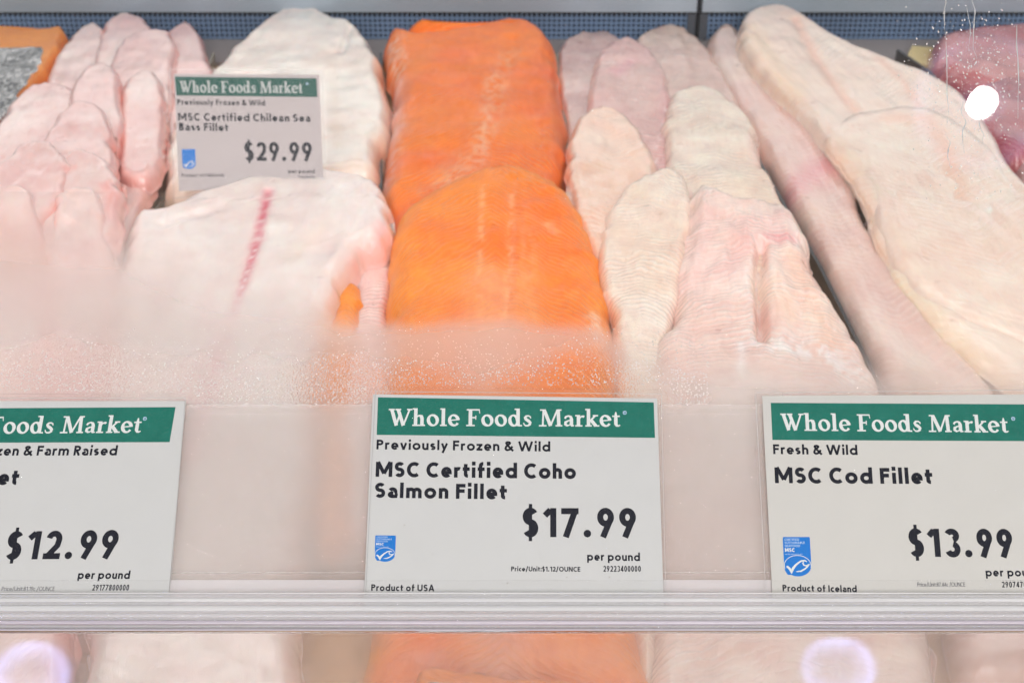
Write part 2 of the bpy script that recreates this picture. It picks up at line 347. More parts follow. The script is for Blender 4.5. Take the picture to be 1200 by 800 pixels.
# back ledge of the case
GY = 1.225; zt = float(at_plane(600, 13, np.array([0, GY, 0]), np.array([0, 1., 0]))[2])
b = MB()
xs = float(at_plane(818, 6, np.array([0, GY, 0]), np.array([0, 1., 0]))[0])
for x0, x1 in ((-XW, xs-.0025), (xs+.0025, XW)): b.box(x0, x1, GY-.012, GY+.10, zt+.003, zt+.045)
tag(b.build('back_ledge', M['metal']), kind='structure')
b = MB(); b.box(-XW, XW, GY-.004, GY+.12, zt-.0005, zt+.0025); b.box(-XW, XW, GY+.012, GY+.03, -.03, zt-.001); b.box(xs-.0024, xs+.0024, GY+.0, GY+.09, zt+.0026, zt+.044)  # thin near-black top slab stands in for the shadow line under the ledge
tag(b.build('back_wall', M['grilleback']), kind='structure')
M['post'] = principled('grille_post', (.07, .08, .10), .4)
# air grilles, two panels that meet at a seam
for x0, x1, lb in ((-XW, xs-.006, 'wide dark blue mesh air grille along the back of the case, left of the seam'), (xs+.006, XW, 'dark blue mesh air grille behind the cod fillets, right of the seam')):
    root = empty('air_grille', ((x0+x1)/2, GY, 0)); tag(root, lb, 'air grille', 'air grilles along the back')
    b = MB(); pitch = .0045; x = x0+.004
    while x < x1-.004: b.box(x, x+.0019, GY-.0012, GY+.0012, -.012, zt-.003); x += pitch
    z = -.010
    while z < zt-.004: b.box(x0, x1, GY-.0030, GY-.0013, z, z+.0016); z += .0046
    g = b.build('mesh_wires', M['grille'], root); g['kind'] = 'stuff'
    for xf in (x0-.0005, x1+.0005):
        b = MB(); b.box(xf-.0035, xf+.0035, GY-.006, GY+.004, -.014, zt-.001); b.build('frame_post', M['post'], root)
b = MB(); b.box(-XW, XW, 1.168, GY-.0045+.002, -.03, .003)
tag(b.build('rear_sill', principled('grey_sill', (.33, .30, .30), .4, noise=.1, nscale=20)), kind='structure')

# dividers between the rows
def divider(pts, mat, label, h=.017, t=.0022, z0=.0005):
    W = [at_z(x, y, h)[:2] for x, y in pts]; b = MB()
    org = np.array([*W[len(W)//2], 0])
    V = []; F = []
    for i, p in enumerate(W):
        a = W[max(0, i-1)]; c = W[min(len(W)-1, i+1)]; d = (c-a)/np.linalg.norm(c-a); s = np.array([-d[1], d[0]])*t/2
        V += [(*(p-s), z0), (*(p+s), z0), (*(p+s), h), (*(p-s), h)]
    for i in range(len(W)-1):
        k = i*4
        for a in range(4): F.append((k+a, k+(a+1) % 4, k+4+(a+1) % 4, k+4+a))
    F.append((0, 3, 2, 1)); k = (len(W)-1)*4; F.append((k, k+1, k+2, k+3))
    V = np.array(V)-org; o = mesh('row_divider', V, F, mat); o.location = org
    tag(o, label, 'divider', 'dividers between the rows of fish')
divider([(250, 62), (192, 232), (135, 305), (85, 420), (10, 640)], M['divider2'], 'olive grey divider blade between the pink fillets and the white sea bass')
divider([(446, 62), (446, 215), (438, 300), (400, 520)], M['divider'], 'dark divider blade between the white sea bass and the orange salmon')
divider([(652, 62), (672, 232), (728, 470), (745, 560)], M['divider2'], 'divider blade between the orange salmon and the lined fillets')
divider([(817, 58), (905, 215), (960, 310), (1030, 450), (1085, 560)], M['divider'], 'black divider blade left of the grey pink cod fillet')
divider([(1052, 58), (1090, 84), (1150, 158), (1215, 250), (1290, 360)], M['divider'], 'black divider blade between the cod and the red fish')

# ------------------------------------------------------------------ fish
PK = (.82, .53, .50); PK2 = (.88, .69, .64); CR = (.84, .76, .66)
GP = 'pink fillets heaped at the left'
kw = dict(mat='pink', group=GP, rim=(.86, .33, .27), rimw=.0045, mott=PK2, und=.08, R=.010)
def pink(label, outline, axis, zb, T=.015, **k):
    q = dict(kw); q['nu'] = 80; q['nv'] = 54; q.update(k); fillet(label, outline, axis, PK, zb=zb, T=T, **q)
pink('pink fillet at the back of the heap beside the orange salmon piece', [(44, 120), (58, 84), (76, 54), (92, 38), (108, 30), (122, 34), (130, 56), (124, 100), (100, 170), (40, 200), (30, 150)], ((105, 35), (50, 190)), .018)
pink('pink fillet with the highest rounded tip at the back of the pink heap', [(102, 96), (112, 58), (122, 34), (136, 22), (152, 20), (168, 25), (182, 38), (192, 60), (182, 110), (140, 190), (90, 190)], ((150, 25), (100, 180)), .021)
pink('flat topped pale fillet below the highest tip of the pink heap', [(120, 100), (132, 66), (148, 48), (168, 42), (192, 40), (206, 50), (208, 90), (200, 130), (170, 170), (124, 175), (114, 130)], ((180, 42), (145, 160)), .024)
pink('pink fillet at the right rear corner of the pink heap beside the small price card', [(186, 84), (190, 52), (202, 36), (218, 30), (232, 38), (244, 66), (254, 100), (240, 150), (205, 175), (184, 150)], ((218, 35), (205, 160)), .014, marks=[([(198, 58), (196, 82)], .004, (.85, .35, .25), .8)])
pink('pale pink fillet at the left edge of the heap in front of the salmon piece', [(-30, 200), (-8, 160), (14, 126), (36, 106), (60, 102), (88, 110), (110, 130), (100, 194), (50, 246), (-30, 266)], ((70, 112), (-10, 245)), .026)
pink('rounded pink fillet left of the short upright pale one, upper middle of the heap', [(70, 156), (80, 112), (96, 86), (112, 78), (130, 80), (142, 94), (148, 130), (146, 170), (120, 206), (70, 206)], ((122, 84), (100, 190)), .034)
pink('short upright pale fillet beside the left edge of the small price card', [(140, 176), (141, 120), (148, 98), (162, 90), (178, 90), (190, 98), (197, 132), (196, 184), (178, 214), (142, 212)], ((170, 92), (160, 204)), .030, marks=[([(190, 100), (192, 165)], .004, (.88, .38, .32), .6), ([(146, 110), (143, 165)], .003, (.88, .42, .34), .6)])
pink('pink fillet with a reddish right edge in the middle of the heap', [(42, 206), (54, 158), (74, 132), (94, 122), (116, 126), (130, 142), (136, 172), (134, 224), (106, 258), (46, 254)], ((105, 130), (80, 245)), .042)
pink('long pink fillet along the right side of the heap beside the divider', [(130, 196), (138, 150), (166, 134), (190, 148), (190, 196), (168, 246), (142, 300), (118, 352), (92, 350), (104, 270)], ((175, 136), (105, 350)), (.026, .016), marks=[([(186, 180), (170, 235)], .005, (.90, .42, .34), .7), ([(122, 215), (128, 250)], .009, (.88, .36, .32), .6)])
pink('pale fillet with a blunt tip left of centre in the heap', [(-40, 262), (-16, 214), (14, 184), (42, 172), (66, 174), (84, 190), (84, 214), (64, 258), (24, 300), (-40, 310)], ((60, 180), (-20, 300)), .050)
pink('folded pink fillet with a rosy hollow at its right end above the front pieces', [(40, 268), (50, 216), (72, 190), (98, 180), (124, 188), (140, 206), (146, 240), (134, 290), (96, 316), (44, 308)], ((108, 190), (75, 300)), .046, marks=[([(126, 216), (136, 250)], .006, (.88, .34, .30), .7), ([(70, 205), (84, 196)], .004, (.88, .40, .34), .7)])
pink('front pink fillet with a square cut upper end at the foot of the heap', [(50, 450), (48, 340), (60, 262), (72, 232), (116, 230), (130, 268), (138, 330), (132, 430), (110, 540), (60, 560)], ((95, 230), (90, 560)), (.048, .028), T=.020, grooves=[([(75, 260), (70, 420)], .006, .003)], marks=[([(122, 250), (134, 340)], .004, (.9, .45, .38), .6)], nu=110)
pink('wide pale pink fillet in the lower left corner of the heap', [(-70, 330), (-40, 270), (8, 226), (44, 236), (56, 290), (62, 400), (60, 540), (-60, 560)], ((20, 230), (0, 555)), (.052, .030), T=.020, marks=[([(54, 250), (60, 330)], .004, (.9, .45, .38), .7)], nu=110)
pink('pink fillet behind the left price card seen under the rail', [(-90, 480), (60, 470), (92, 540), (90, 700), (60, 900), (-110, 900)], ((20, 480), (-10, 890)), (.016, .010), T=.020, nu=110)
# a salmon piece with its skin up
sl = fillet('orange salmon piece with silver skin at the far left behind the pink heap', [(-60, 60), (-20, 44), (40, 48), (78, 45), (82, 56), (62, 92), (36, 122), (6, 150), (-60, 170)], ((30, 46), (-20, 160)), (.80, .28, .055), 'salmon', T=.030, zb=.002, nu=70, nv=60, group='salmon fillets', name='salmon_fillet', R=.010, und=.0)
fillet(None, [(-60, 68), (-10, 60), (30, 56), (52, 56), (46, 74), (26, 104), (4, 136), (-60, 160)], ((20, 58), (-20, 150)), (.5, .5, .5), 'skin', T=.0016, zb=.0315, nu=50, nv=50, name='skin', parent=sl, R=.004, und=0.)

GW = 'sea bass fillets'
fillet('thick cream sea bass fillet standing behind the small price card', [(188, 196), (200, 160), (228, 118), (262, 76), (302, 40), (338, 16), (372, 20), (402, 36), (410, 31), (436, 56), (452, 92), (461, 138), (452, 180), (440, 216), (392, 222), (320, 232), (256, 238), (200, 236), (187, 214)],
       ((350, 18), (310, 235)), (.88, .76, .67), 'white', und=.05, T=.032, zb=.004, R=.016, group=GW, mott=(.89, .84, .76), rim=(.82, .62, .45), rimw=.007, grooves=[([(410, 30), (400, 60)], .003, .003)], marks=[([(388, 60), (396, 170)], .004, (.80, .66, .52), .35)])
fillet('broad white fillet with a red blood line, in front of the cream sea bass', [(128, 350), (142, 300), (158, 258), (196, 250), (232, 234), (300, 214), (360, 207), (420, 212), (446, 224), (460, 250), (456, 284), (424, 304), (396, 348), (384, 400), (376, 470), (364, 600), (352, 720), (330, 880), (120, 880), (98, 760), (96, 600), (108, 460)],
       ((340, 208), (230, 870)), (.87, .745, .70), 'white', T=.024, zb=(.026, .012), R=.016, group=GW, mott=(.90, .82, .78), nu=180, nv=110, und=.09,
       marks=[([(314, 224), (300, 285), (286, 330), (270, 372), (252, 430), (236, 480), (222, 540)], .0034, (.76, .22, .27), .85), ([(312, 235), (299, 287), (285, 331), (270, 374)], .0016, (.62, .08, .14), .8), ([(308, 255), (299, 287), (287, 326), (274, 362)], .0010, (.95, .80, .80), 1., 1.3),
              ([(450, 262), (424, 296), (402, 345), (392, 400)], .008, (.86, .42, .40), .6), ([(340, 300), (380, 262)], .006, (.88, .76, .66), .5)],
       grooves=[([(314, 224), (300, 285), (286, 330), (270, 372), (240, 470)], .004, .0018), ([(190, 262), (260, 240)], .005, .0016), ([(380, 290), (420, 240)], .009, .0018)])
fillet('pinkish white belly flap tucked between the sea bass and the salmon', [(404, 372), (420, 318), (448, 270), (464, 290), (462, 350), (458, 420), (470, 520), (452, 640), (410, 640), (396, 520), (398, 430)],
       ((455, 275), (430, 635)), (.84, .60, .56), 'sole', T=.014, zb=(.010, .010), R=.010, group='belly strips', mott=(.90, .76, .72), nu=100, nv=50, cat='belly strip', name='belly_strip', marks=[([(462, 280), (450, 380)], .004, (.85, .35, .33), .5)])
fillet('narrow orange belly strip peeping out beside the broad white fillet', [(380, 430), (386, 380), (396, 350), (408, 334), (420, 338), (422, 370), (412, 420), (406, 480), (410, 560), (404, 640), (370, 640), (374, 520)],
       ((412, 338), (388, 635)), (.92, .30, .04), 'salmon', T=.010, zb=.020, R=.007, group='belly strips', nu=80, nv=36, cat='belly strip', name='belly_strip')

SM = (.90, .245, .035)
fillet('deep orange salmon fillet at the back against the air grille', [(450, 70), (452, 44), (468, 40), (488, 48), (530, 44), (570, 36), (602, 30), (636, 40), (652, 62), (660, 110), (668, 165), (663, 214), (650, 260), (620, 300), (480, 300), (448, 250), (446, 215), (454, 160), (460, 110)],
       ((590, 32), (560, 295)), (.92, .15, .006), 'salmon', T=.030, zb=(.010, .004), R=.022, group='salmon fillets', name='salmon_fillet', mott=(.95, .21, .012), und=.07, nu=120, nv=90,
       grooves=[([(600, 45), (585, 120), (575, 200)], .006, .002), ([(640, 60), (630, 210)], .005, .002)],
       marks=[([(458, 44), (464, 80)], .009, (.90, .55, .42), .9, .8), ([(462, 90), (456, 125), (460, 150)], .009, (.90, .58, .56), .95), ([(462, 160), (448, 212)], .007, (.90, .55, .50), .85, .6),
              ([(598, 60), (580, 120), (560, 170), (520, 215)], .010, (.92, .42, .22), .55, 1.), ([(576, 90), (562, 190)], .005, (.95, .52, .34), .5, 1.), ([(500, 225), (560, 196)], .007, (.92, .45, .28), .5, 1.),
              ([(650, 90), (655, 160)], .006, (.62, .13, .02), .6), ([(640, 50), (646, 120), (648, 240)], .017, (.82, .115, .004), .7, .5), ([(505, 60), (480, 95)], .008, (.85, .20, .03), .5)])
fillet('bright orange salmon fillet lying in front, arching down behind the middle price card', [(455, 310), (462, 262), (486, 238), (530, 214), (572, 202), (606, 200), (648, 216), (680, 244), (700, 288), (713, 340), (721, 400), (726, 470), (738, 600), (748, 720), (752, 900), (432, 900), (436, 720), (446, 560), (456, 440), (453, 370)],
       ((590, 201), (590, 890)), (.93, .185, .010), 'salmon', T=.026, zb=(.022, .006), R=.024, group='salmon fillets', name='salmon_fillet', mott=(.95, .26, .025), rim=(.96, .36, .04), rimw=.010, und=.09, nu=190, nv=120,
       grooves=[([(600, 210), (596, 290), (592, 380)], .004, .0014), ([(640, 230), (644, 400)], .004, .0012), ([(688, 300), (695, 420)], .005, .0012)],
       marks=[([(566, 220), (563, 290), (560, 350)], .0022, (.97, .46, .22), .7, 1.2), ([(600, 225), (598, 290), (592, 370)], .0022, (.97, .46, .22), .7, 1.2),
              ([(580, 330), (575, 420), (570, 520), (570, 640)], .020, (.93, .38, .20), .6), ([(640, 240), (672, 330), (690, 440)], .020, (.88, .14, .006), .6, .5), ([(480, 280), (470, 380)], .018, (.96, .33, .03), .6, .5), ([(620, 260), (622, 380)], .006, (.96, .38, .16), .5, .8), ([(642, 262), (650, 270)], .003, (.97, .50, .28), .45),
              ([(695, 366), (700, 394)], .005, (.98, .70, .52), .8, 1.2), ([(450, 490), (700, 500), (720, 700)], .03, (.90, .25, .06), .25), ([(575, 700), (585, 780)], .012, (.93, .50, .40), .5)])
s3 = fillet('dark edged salmon piece poking in at the bottom edge below the middle price card', [(476, 826), (482, 796), (498, 784), (540, 786), (600, 798), (660, 802), (690, 830), (690, 960), (470, 960)],
       ((560, 788), (570, 950)), (.88, .25, .03), 'salmon', T=.010, zb=.038, R=.005, group='salmon fillets', name='salmon_fillet', nu=60, nv=60)
fillet(None, [(484, 830), (488, 806), (504, 797), (540, 799), (590, 812), (610, 850), (610, 950), (480, 950)], ((540, 800), (545, 945)), (.5, .5, .5), 'skin', T=.001, zb=.0475, nu=40, nv=40, name='skin', parent=s3, R=.003)

GL = 'lined fillets between the salmon and the cod'
def sole(label, outline, axis, col, zb, T=.014, **k):
    q = dict(mat='sole', group=GL, und=.14, nu=90, nv=64, rim=(.86, .62, .54), rimw=.003, R=.010); q.update(k); fillet(label, outline, axis, col, zb=zb, T=T, **q)
sole('grey pink fillet with a broad rounded tip beside the back salmon', [(650, 96), (654, 62), (668, 47), (690, 42), (714, 42), (732, 54), (736, 110), (716, 190), (694, 236), (666, 236), (660, 160)], ((695, 47), (685, 230)), (.54, .40, .37), .006, mott=(.74, .60, .53))
sole('reddish fillet with fine cross lines in the middle of the back row', [(684, 136), (692, 88), (704, 62), (722, 50), (742, 50), (766, 64), (784, 96), (792, 160), (786, 220), (750, 256), (712, 236), (690, 184)], ((740, 52), (750, 245)), (.66, .40, .36), .014, mott=(.76, .52, .45), marks=[([(738, 72), (722, 84)], .007, (.72, .34, .36), .8), ([(784, 110), (778, 200), (772, 230)], .006, (.68, .32, .32), .75), ([(784, 118), (778, 150), (766, 190), (762, 212)], .0022, (.93, .80, .80), .9, 2.)])
sole('beige fillet with a bent round tip beside the black divider', [(738, 80), (742, 54), (758, 40), (784, 34), (808, 40), (830, 60), (850, 94), (870, 128), (890, 164), (884, 216), (830, 220), (796, 170), (766, 110)], ((785, 42), (850, 215)), (.66, .49, .42), .008, mott=(.76, .61, .50))
sole('smooth peach fillet lying against the salmon below the grey pink one', [(664, 208), (666, 168), (676, 144), (694, 131), (716, 130), (740, 142), (760, 170), (774, 210), (772, 256), (754, 326), (714, 346), (688, 292), (670, 248)], ((712, 134), (730, 335)), (.84, .53, .38), .024, mott=(.85, .64, .50), mat='cod', marks=[([(700, 145), (730, 160)], .010, (.90, .52, .36), .55)])
sole('cream fillet with a blunt tip above the large ragged one', [(778, 186), (777, 146), (784, 120), (800, 109), (830, 106), (862, 124), (886, 156), (896, 196), (918, 240), (938, 290), (900, 330), (830, 310), (800, 262), (784, 220)], ((820, 112), (870, 320)), (.82, .65, .50), .024, mott=(.85, .74, .62), marks=[([(880, 160), (886, 190)], .005, (.80, .50, .46), .4), ([(800, 225), (835, 235)], .006, (.82, .48, .42), .6)])
sole('pale narrow fillet with strong cross lines beside the front salmon', [(701, 304), (706, 266), (722, 236), (744, 216), (768, 205), (792, 203), (808, 216), (813, 240), (808, 290), (796, 350), (782, 410), (778, 500), (786, 640), (770, 800), (742, 800), (734, 640), (724, 470), (716, 380), (704, 340)], ((785, 208), (757, 795)), (.80, .635, .50), (.034, .012), mott=(.87, .77, .66), nu=150)
sole('large ragged pink blotched fillet with a deep crease', [(784, 384), (788, 330), (796, 270), (802, 236), (816, 222), (840, 226), (866, 238), (896, 238), (926, 250), (946, 276), (954, 314), (974, 352), (1000, 392), (1032, 452), (1060, 540), (1078, 660), (1084, 900), (780, 900), (766, 720), (756, 560), (760, 440), (768, 400)], ((860, 236), (925, 890)), (.82, .57, .49), (.030, .012), T=.020, mott=(.89, .78, .70), nu=200, nv=130, und=.20, R=.019, jag=.002,
     grooves=[([(893, 282), (889, 320), (892, 352), (894, 392)], .0032, .012), ([(812, 232), (806, 300), (790, 360)], .004, .0025), ([(830, 300), (812, 330)], .006, .003)],
     marks=[([(905, 274), (924, 280)], .007, (.74, .28, .30), .75), ([(872, 262), (920, 256)], .009, (.84, .48, .44), .55), ([(880, 276), (866, 300), (842, 318)], .010, (.80, .42, .38), .6), ([(822, 250), (812, 290), (800, 325)], .012, (.83, .55, .52), .5),
            ([(930, 300), (950, 350), (975, 400)], .010, (.88, .55, .38), .6), ([(900, 330), (930, 370)], .008, (.87, .60, .42), .5), ([(886, 280), (884, 350), (892, 395)], .0035, (.94, .82, .78), .6, 1.),
            ([(895, 400), (960, 410), (1010, 440)], .010, (.94, .90, .88), .8, 1.4), ([(870, 400), (866, 470)], .003, (.95, .90, .88), .7)])
CO = 'cod fillets'
fillet('long grey pink cod fillet running along the black divider', [(826, 62), (836, 38), (860, 36), (884, 60), (930, 112), (974, 168), (1000, 220), (1020, 270), (1060, 330), (1110, 396), (1166, 462), (1226, 560), (1250, 760), (1130, 800), (1100, 660), (1062, 540), (1034, 452), (1000, 386), (962, 310), (935, 260), (912, 216), (880, 158), (846, 104)],
       ((848, 38), (1190, 790)), (.64, .485, .43), 'cod', T=.020, zb=(.004, .006), R=.015, group=CO, mott=(.76, .61, .52), nu=200, nv=80, und=.07, jag=.0012,
       marks=[([(895, 90), (950, 170), (975, 215)], .012, (.66, .40, .34), .6), ([(925, 222), (975, 190)], .014, (.70, .33, .35), .8), ([(840, 60), (850, 90)], .012, (.62, .54, .46), .5), ([(985, 345), (1080, 430)], .012, (.86, .76, .68), .6), ([(1060, 380), (1140, 460)], .007, (.88, .62, .54), .5)])
fillet('longest cream cod fillet with a tan tip, reaching up to the air grille', [(864, 44), (868, 24), (890, 13), (922, 13), (956, 30), (990, 52), (1040, 72), (1084, 90), (1122, 110), (1158, 146), (1186, 196), (1240, 260), (1290, 340), (1250, 420), (1160, 400), (1090, 366), (1046, 316), (1022, 270), (1010, 226), (974, 180), (940, 138), (900, 100), (872, 68)],
       ((885, 14), (1220, 400)), (.80, .635, .52), 'cod', jag=.0012, und=.07, T=.018, zb=(.024, .018), R=.014, group=CO, mott=(.83, .69, .58), nu=150, nv=90,
       marks=[([(876, 30), (905, 72), (935, 110)], .010, (.86, .62, .40), .6), ([(932, 22), (958, 70), (985, 110), (1003, 130)], .0045, (.82, .48, .34), .8), ([(1030, 68), (1062, 100), (1078, 125)], .004, (.82, .50, .36), .7)],
       grooves=[([(932, 22), (958, 70), (1003, 130)], .006, .0012)])
fillet('broad cream cod fillet overlapping the long one at the right edge', [(966, 160), (990, 136), (1030, 128), (1080, 126), (1124, 142), (1170, 180), (1210, 232), (1270, 310), (1330, 420), (1400, 560), (1420, 780), (1290, 800), (1240, 560), (1196, 468), (1150, 430), (1100, 388), (1056, 330), (1026, 276), (1014, 232), (990, 196)],
       ((1050, 128), (1340, 780)), (.82, .66, .545), 'cod', jag=.0012, T=.011, zb=(.031, .014), R=.020, group=CO, mott=(.85, .73, .62), rim=(.86, .60, .44), rimw=.006, nu=190, nv=110, und=.08,
       marks=[([(1040, 140), (1090, 138), (1110, 180), (1130, 250), (1150, 320)], .008, (.82, .50, .35), .7), ([(1180, 250), (1230, 330)], .02, (.90, .86, .78), .5), ([(1040, 300), (1110, 380), (1190, 455)], .006, (.90, .78, .58), .6)])
GR = 'red fish pieces in the far right corner'
fillet('large rosy red piece at the back in the right corner', [(1088, 72), (1096, 50), (1130, 42), (1190, 38), (1280, 40), (1330, 90), (1290, 118), (1200, 122), (1140, 110), (1104, 92)], ((1200, 40), (1200, 120)), (.50, .13, .13), 'tuna', T=.026, zb=.002, R=.018, group=GR, mott=(.62, .24, .22), nu=60, nv=70, name='fish_piece', cat='fish piece', marks=[([(1110, 88), (1160, 108), (1220, 110)], .010, (.42, .05, .07), .8), ([(1150, 48), (1210, 70)], .004, (.5, .12, .14), .5)])
fillet('dark red piece below the rosy one near the lamp glint', [(1130, 130), (1150, 104), (1200, 98), (1280, 110), (1330, 170), (1280, 200), (1205, 196), (1166, 176)], ((1200, 100), (1220, 195)), (.36, .07, .08), 'tuna', T=.022, zb=.010, R=.016, group=GR, mott=(.48, .14, .14), nu=60, nv=60, name='fish_piece', cat='fish piece', marks=[([(1150, 150), (1190, 165), (1240, 175)], .012, (.33, .03, .06), .85)])
fillet('pale pink piece cut by the right edge below the dark red one', [(1188, 200), (1192, 170), (1220, 160), (1300, 180), (1380, 260), (1340, 330), (1260, 290), (1206, 236)], ((1240, 165), (1290, 310)), (.62, .38, .40), 'tuna', T=.018, zb=.008, R=.014, group=GR, mott=(.78, .58, .56), nu=50, nv=50, name='fish_piece', cat='fish piece')
# small yellow wedge by the divider
b = MB(); c = [at_z(x, y, 0.004) for x, y in ((1060, 76), (1092, 84), (1092, 62), (1068, 60))]; b.prism(c, (0, 0, .005))
o = b.build('lemon_wedge', principled('lemon', (.80, .66, .34), .4, noise=.2, nscale=200)); tag(o, 'small yellow wedge between the cod and the rosy red piece', 'lemon wedge')

# ------------------------------------------------------------------ stroke lettering
def arc(cx, cy, rx, ry, a0, a1, n=None):
    n = n or max(6, int(abs(a1-a0)/9)); return [(cx+rx*math.cos(math.radians(a)), cy+ry*math.sin(math.radians(a))) for a in np.linspace(a0, a1, n+1)]
def sans(ch, t, xs):
    """strokes of one letter. Cap height 1; t stroke; xs widens. Returns (strokes, width); a stroke is a list of points."""
    h = t/2; X = .70; A = 1.04; D = -.28
    def O(x0, x1, y0, y1, a0=0, a1=360): return arc((x0+x1)/2, (y0+y1)/2, (x1-x0)/2-h, (y1-y0)/2-h, a0, a1)
    w = lambda v: v*xs
    if ch == ' ': return [], w(.30)
    if ch in 'oO':
        W, H = (w(.74), X) if ch == 'o' else (w(1.02), 1.0)
        return [O(0, W, -.015, H+.015)], W
    if ch in 'cC':
        W, H = (w(.60), X) if ch == 'c' else (w(.86), 1.0)
        return [O(0, W*1.1, -.015, H+.015, 50, 310)], W*.93
    if ch == 'e': W = w(.68); return [[(h, X*.48), (W-h, X*.48)]+O(0, W, -.015, X+.015, 4, 318)[0:]], W
    if ch in 'nhmu':
        W = w(.60)
        if ch == 'u': return [[(W-h, X), (W-h, 0)], [(h, X)]+O(0, W, -.015, .56, 180, 360)], W
        s = [[(h, 0), (h, A if ch == 'h' else X)]]
        s.append(O(0, W, X-.56, X+.015, 180, 0)+[(W-h, 0)])
        if ch == 'm': s.append(O(W-t, 2*W-t, X-.56, X+.015, 180, 0)+[(2*W-t-h, 0)]); return s, 2*W-t
        return s, W
    if ch == 'r': return [[(h, 0), (h, X)], O(0, w(.60), X-.58, X+.015, 180, 62)], w(.42)
    if ch in 'dbpq':
        W = w(.74); s = [O(0, W, -.015, X+.015)]
        x = W-h if ch in 'dq' else h
        s.append([(x, 0 if ch in 'db' else D), (x, A if ch in 'db' else X)]); return s, W
    if ch in 'il':
        s = [[(h, 0), (h, X if ch == 'i' else A)]]
        if ch == 'i': s.append([(h, .82), (h, .82+t*1.1)])
        return s, t
    if ch == 't': W = w(.44); x = W*.42; return [[(x, .92), (x, .22)]+arc(x+.14, .22, .14, .22-h, 180, 275), [(0, X-h), (W, X-h)]], W
    if ch == 'f': W = w(.44); x = W*.42; return [[(x, 0), (x, .82)]+arc(x+.16, .82, .16, A-.82-h*.8, 180, 85), [(0, X-h), (W, X-h)]], W
    if ch == 'a': W = w(.60); return [[(W-h, 0), (W-h, .42)]+O(0.0, W, .12, X+.015, 0, 150), O(0, W*1.05, -.015, .45, 80, 395)[:]], W
    if ch == 's': W = w(.50); m = X*.5; return [arc(W/2, (X-h+m)/2, W/2-h, (X-h-m)/2, 35, 270)+arc(W/2, (m+h)/2, W/2-h, (m-h)/2, 90, -145)[1:]], W
    if ch in 'S$':
        W = w(.64 if ch == 'S' else .56); m = .51; s = [arc(W/2, (1.01-h+m)/2, W/2-h, (1.01-h-m)/2, 32, 270)+arc(W/2, (m+h-.01)/2, W/2-h, (m-h+.01)/2, 90, -148)[1:]]
        if ch == '$': s.append([(W/2, -.14), (W/2, 1.14)]); s[-1] = ('n', s[-1])
        return s, W
    if ch in 'vy':
        W = w(.64); s = [[(h*.9, X), (W/2, 0)], [(W-h*.9, X), (W/2-(W/2-h)*.0, 0)]]
        if ch == 'y': s[1] = [(W-h*.9, X), (W/2-.17*xs, D)]
        return s, W
    if ch in 'wW':
        W, H = (w(1.0), X) if ch == 'w' else (w(1.36), 1.0); q = h*.9
        return [[(q, H), (W*.28, 0)], [(W*.28, 0), (W/2, H)], [(W/2, H), (W*.72, 0)], [(W*.72, 0), (W-q, H)]], W
    if ch == 'z': W = w(.54); return [[(0, X-h), (W, X-h)], [(W-h*1.1, X-h), (h*1.1, h)], [(0, h), (W, h)]], W
    if ch == 'k': W = w(.60); return [[(h, 0), (h, A)], [(h, .30), (W-h, X)], [(W*.36, .40), (W-h*.6, 0)]], W
    if ch == 'M': W = w(1.06); return [[(h, 0), (h, 1)], [(W-h, 0), (W-h, 1)], [(h*1.2, 1), (W/2, .22)], [(W-h*1.2, 1), (W/2, .22)]], W
    if ch == 'N': W = w(.86); return [[(h, 0), (h, 1)], [(W-h, 0), (W-h, 1)], [(h*1.1, 1), (W-h*1.1, 0)]], W
    if ch in 'PBR':
        W = w(.64); s = [[(h, 0), (h, 1)], [(h, 1-h), (W*.5, 1-h)]+arc(W*.5, .71, W*.5-h, .29-h, 90, -90)+[(h, .42+h)]]
        if ch == 'B': s = [[(h, 0), (h, 1)], [(h, 1-h), (W*.5, 1-h)]+arc(W*.5, .76, W*.46-h, .24-h, 90, -90)+[(h, .52+h)], [(h, .46+h*.9), (W*.5, .46+h*.9)]+arc(W*.5, .28, W*.5-h, .28-h, 90, -90)+[(h, h)]]
        if ch == 'R': s.append([(W*.45, .45), (W-h, 0)])
        return s, W
    if ch in 'FEI':
        if ch == 'I': return [[(h, 0), (h, 1)]], t
        W = w(.58); s = [[(h, 0), (h, 1)], [(h, 1-h), (W, 1-h)], [(h, .52), (W*.92, .52)]]
        if ch == 'E': s.append([(h, h), (W, h)])
        return s, W
    if ch == 'U': W = w(.82); return [[(h, 1), (h, .38)]+arc(W/2, .38, W/2-h, .395-h, 180, 360)+[(W-h, 1)]], W
    if ch == 'A': W = w(.90); return [[(h, 0), (W/2, 1)], [(W-h, 0), (W/2, 1)], [(W*.22, .30), (W*.78, .30)]], W
    if ch == 'T': W = w(.62); return [[(0, 1-h), (W, 1-h)], [(W/2, 0), (W/2, 1)]], W
    if ch == 'L': W = w(.52); return [[(h, 0), (h, 1)], [(h, h), (W, h)]], W
    if ch == 'D': W = w(.84); return [[(h, 0), (h, 1)], [(h, 1-h), (W*.4, 1-h)]+arc(W*.4, .5, W*.6-h, .5-h, 90, -90)+[(h, h)]], W
    if ch == '/': W = w(.5); return [[(h*.7, -.12), (W-h*.7, 1.08)]], W
    if ch == ':': return [[(h, 0), (h, t*1.15)], [(h, .48), (h, .48+t*1.15)]], t
    if ch == '.': return [('w', [(h*1.2, h*1.2+t*.62*math.sin(a)) for a in np.linspace(-math.pi/2, math.pi/2, 9)])], t*1.35
    if ch == '&': W = w(.80); return [[(W, 0), (W*.36, .58)]+arc(W*.42, .80, .15*xs+.02, .20-h, 200, -40)+[(W*.22, .46)]+arc(W*.36, .25, W*.36-h, .265-h, 150, 300)+[(W*.72, .2), (W*.9, .48)]], W
    W = w(.60)
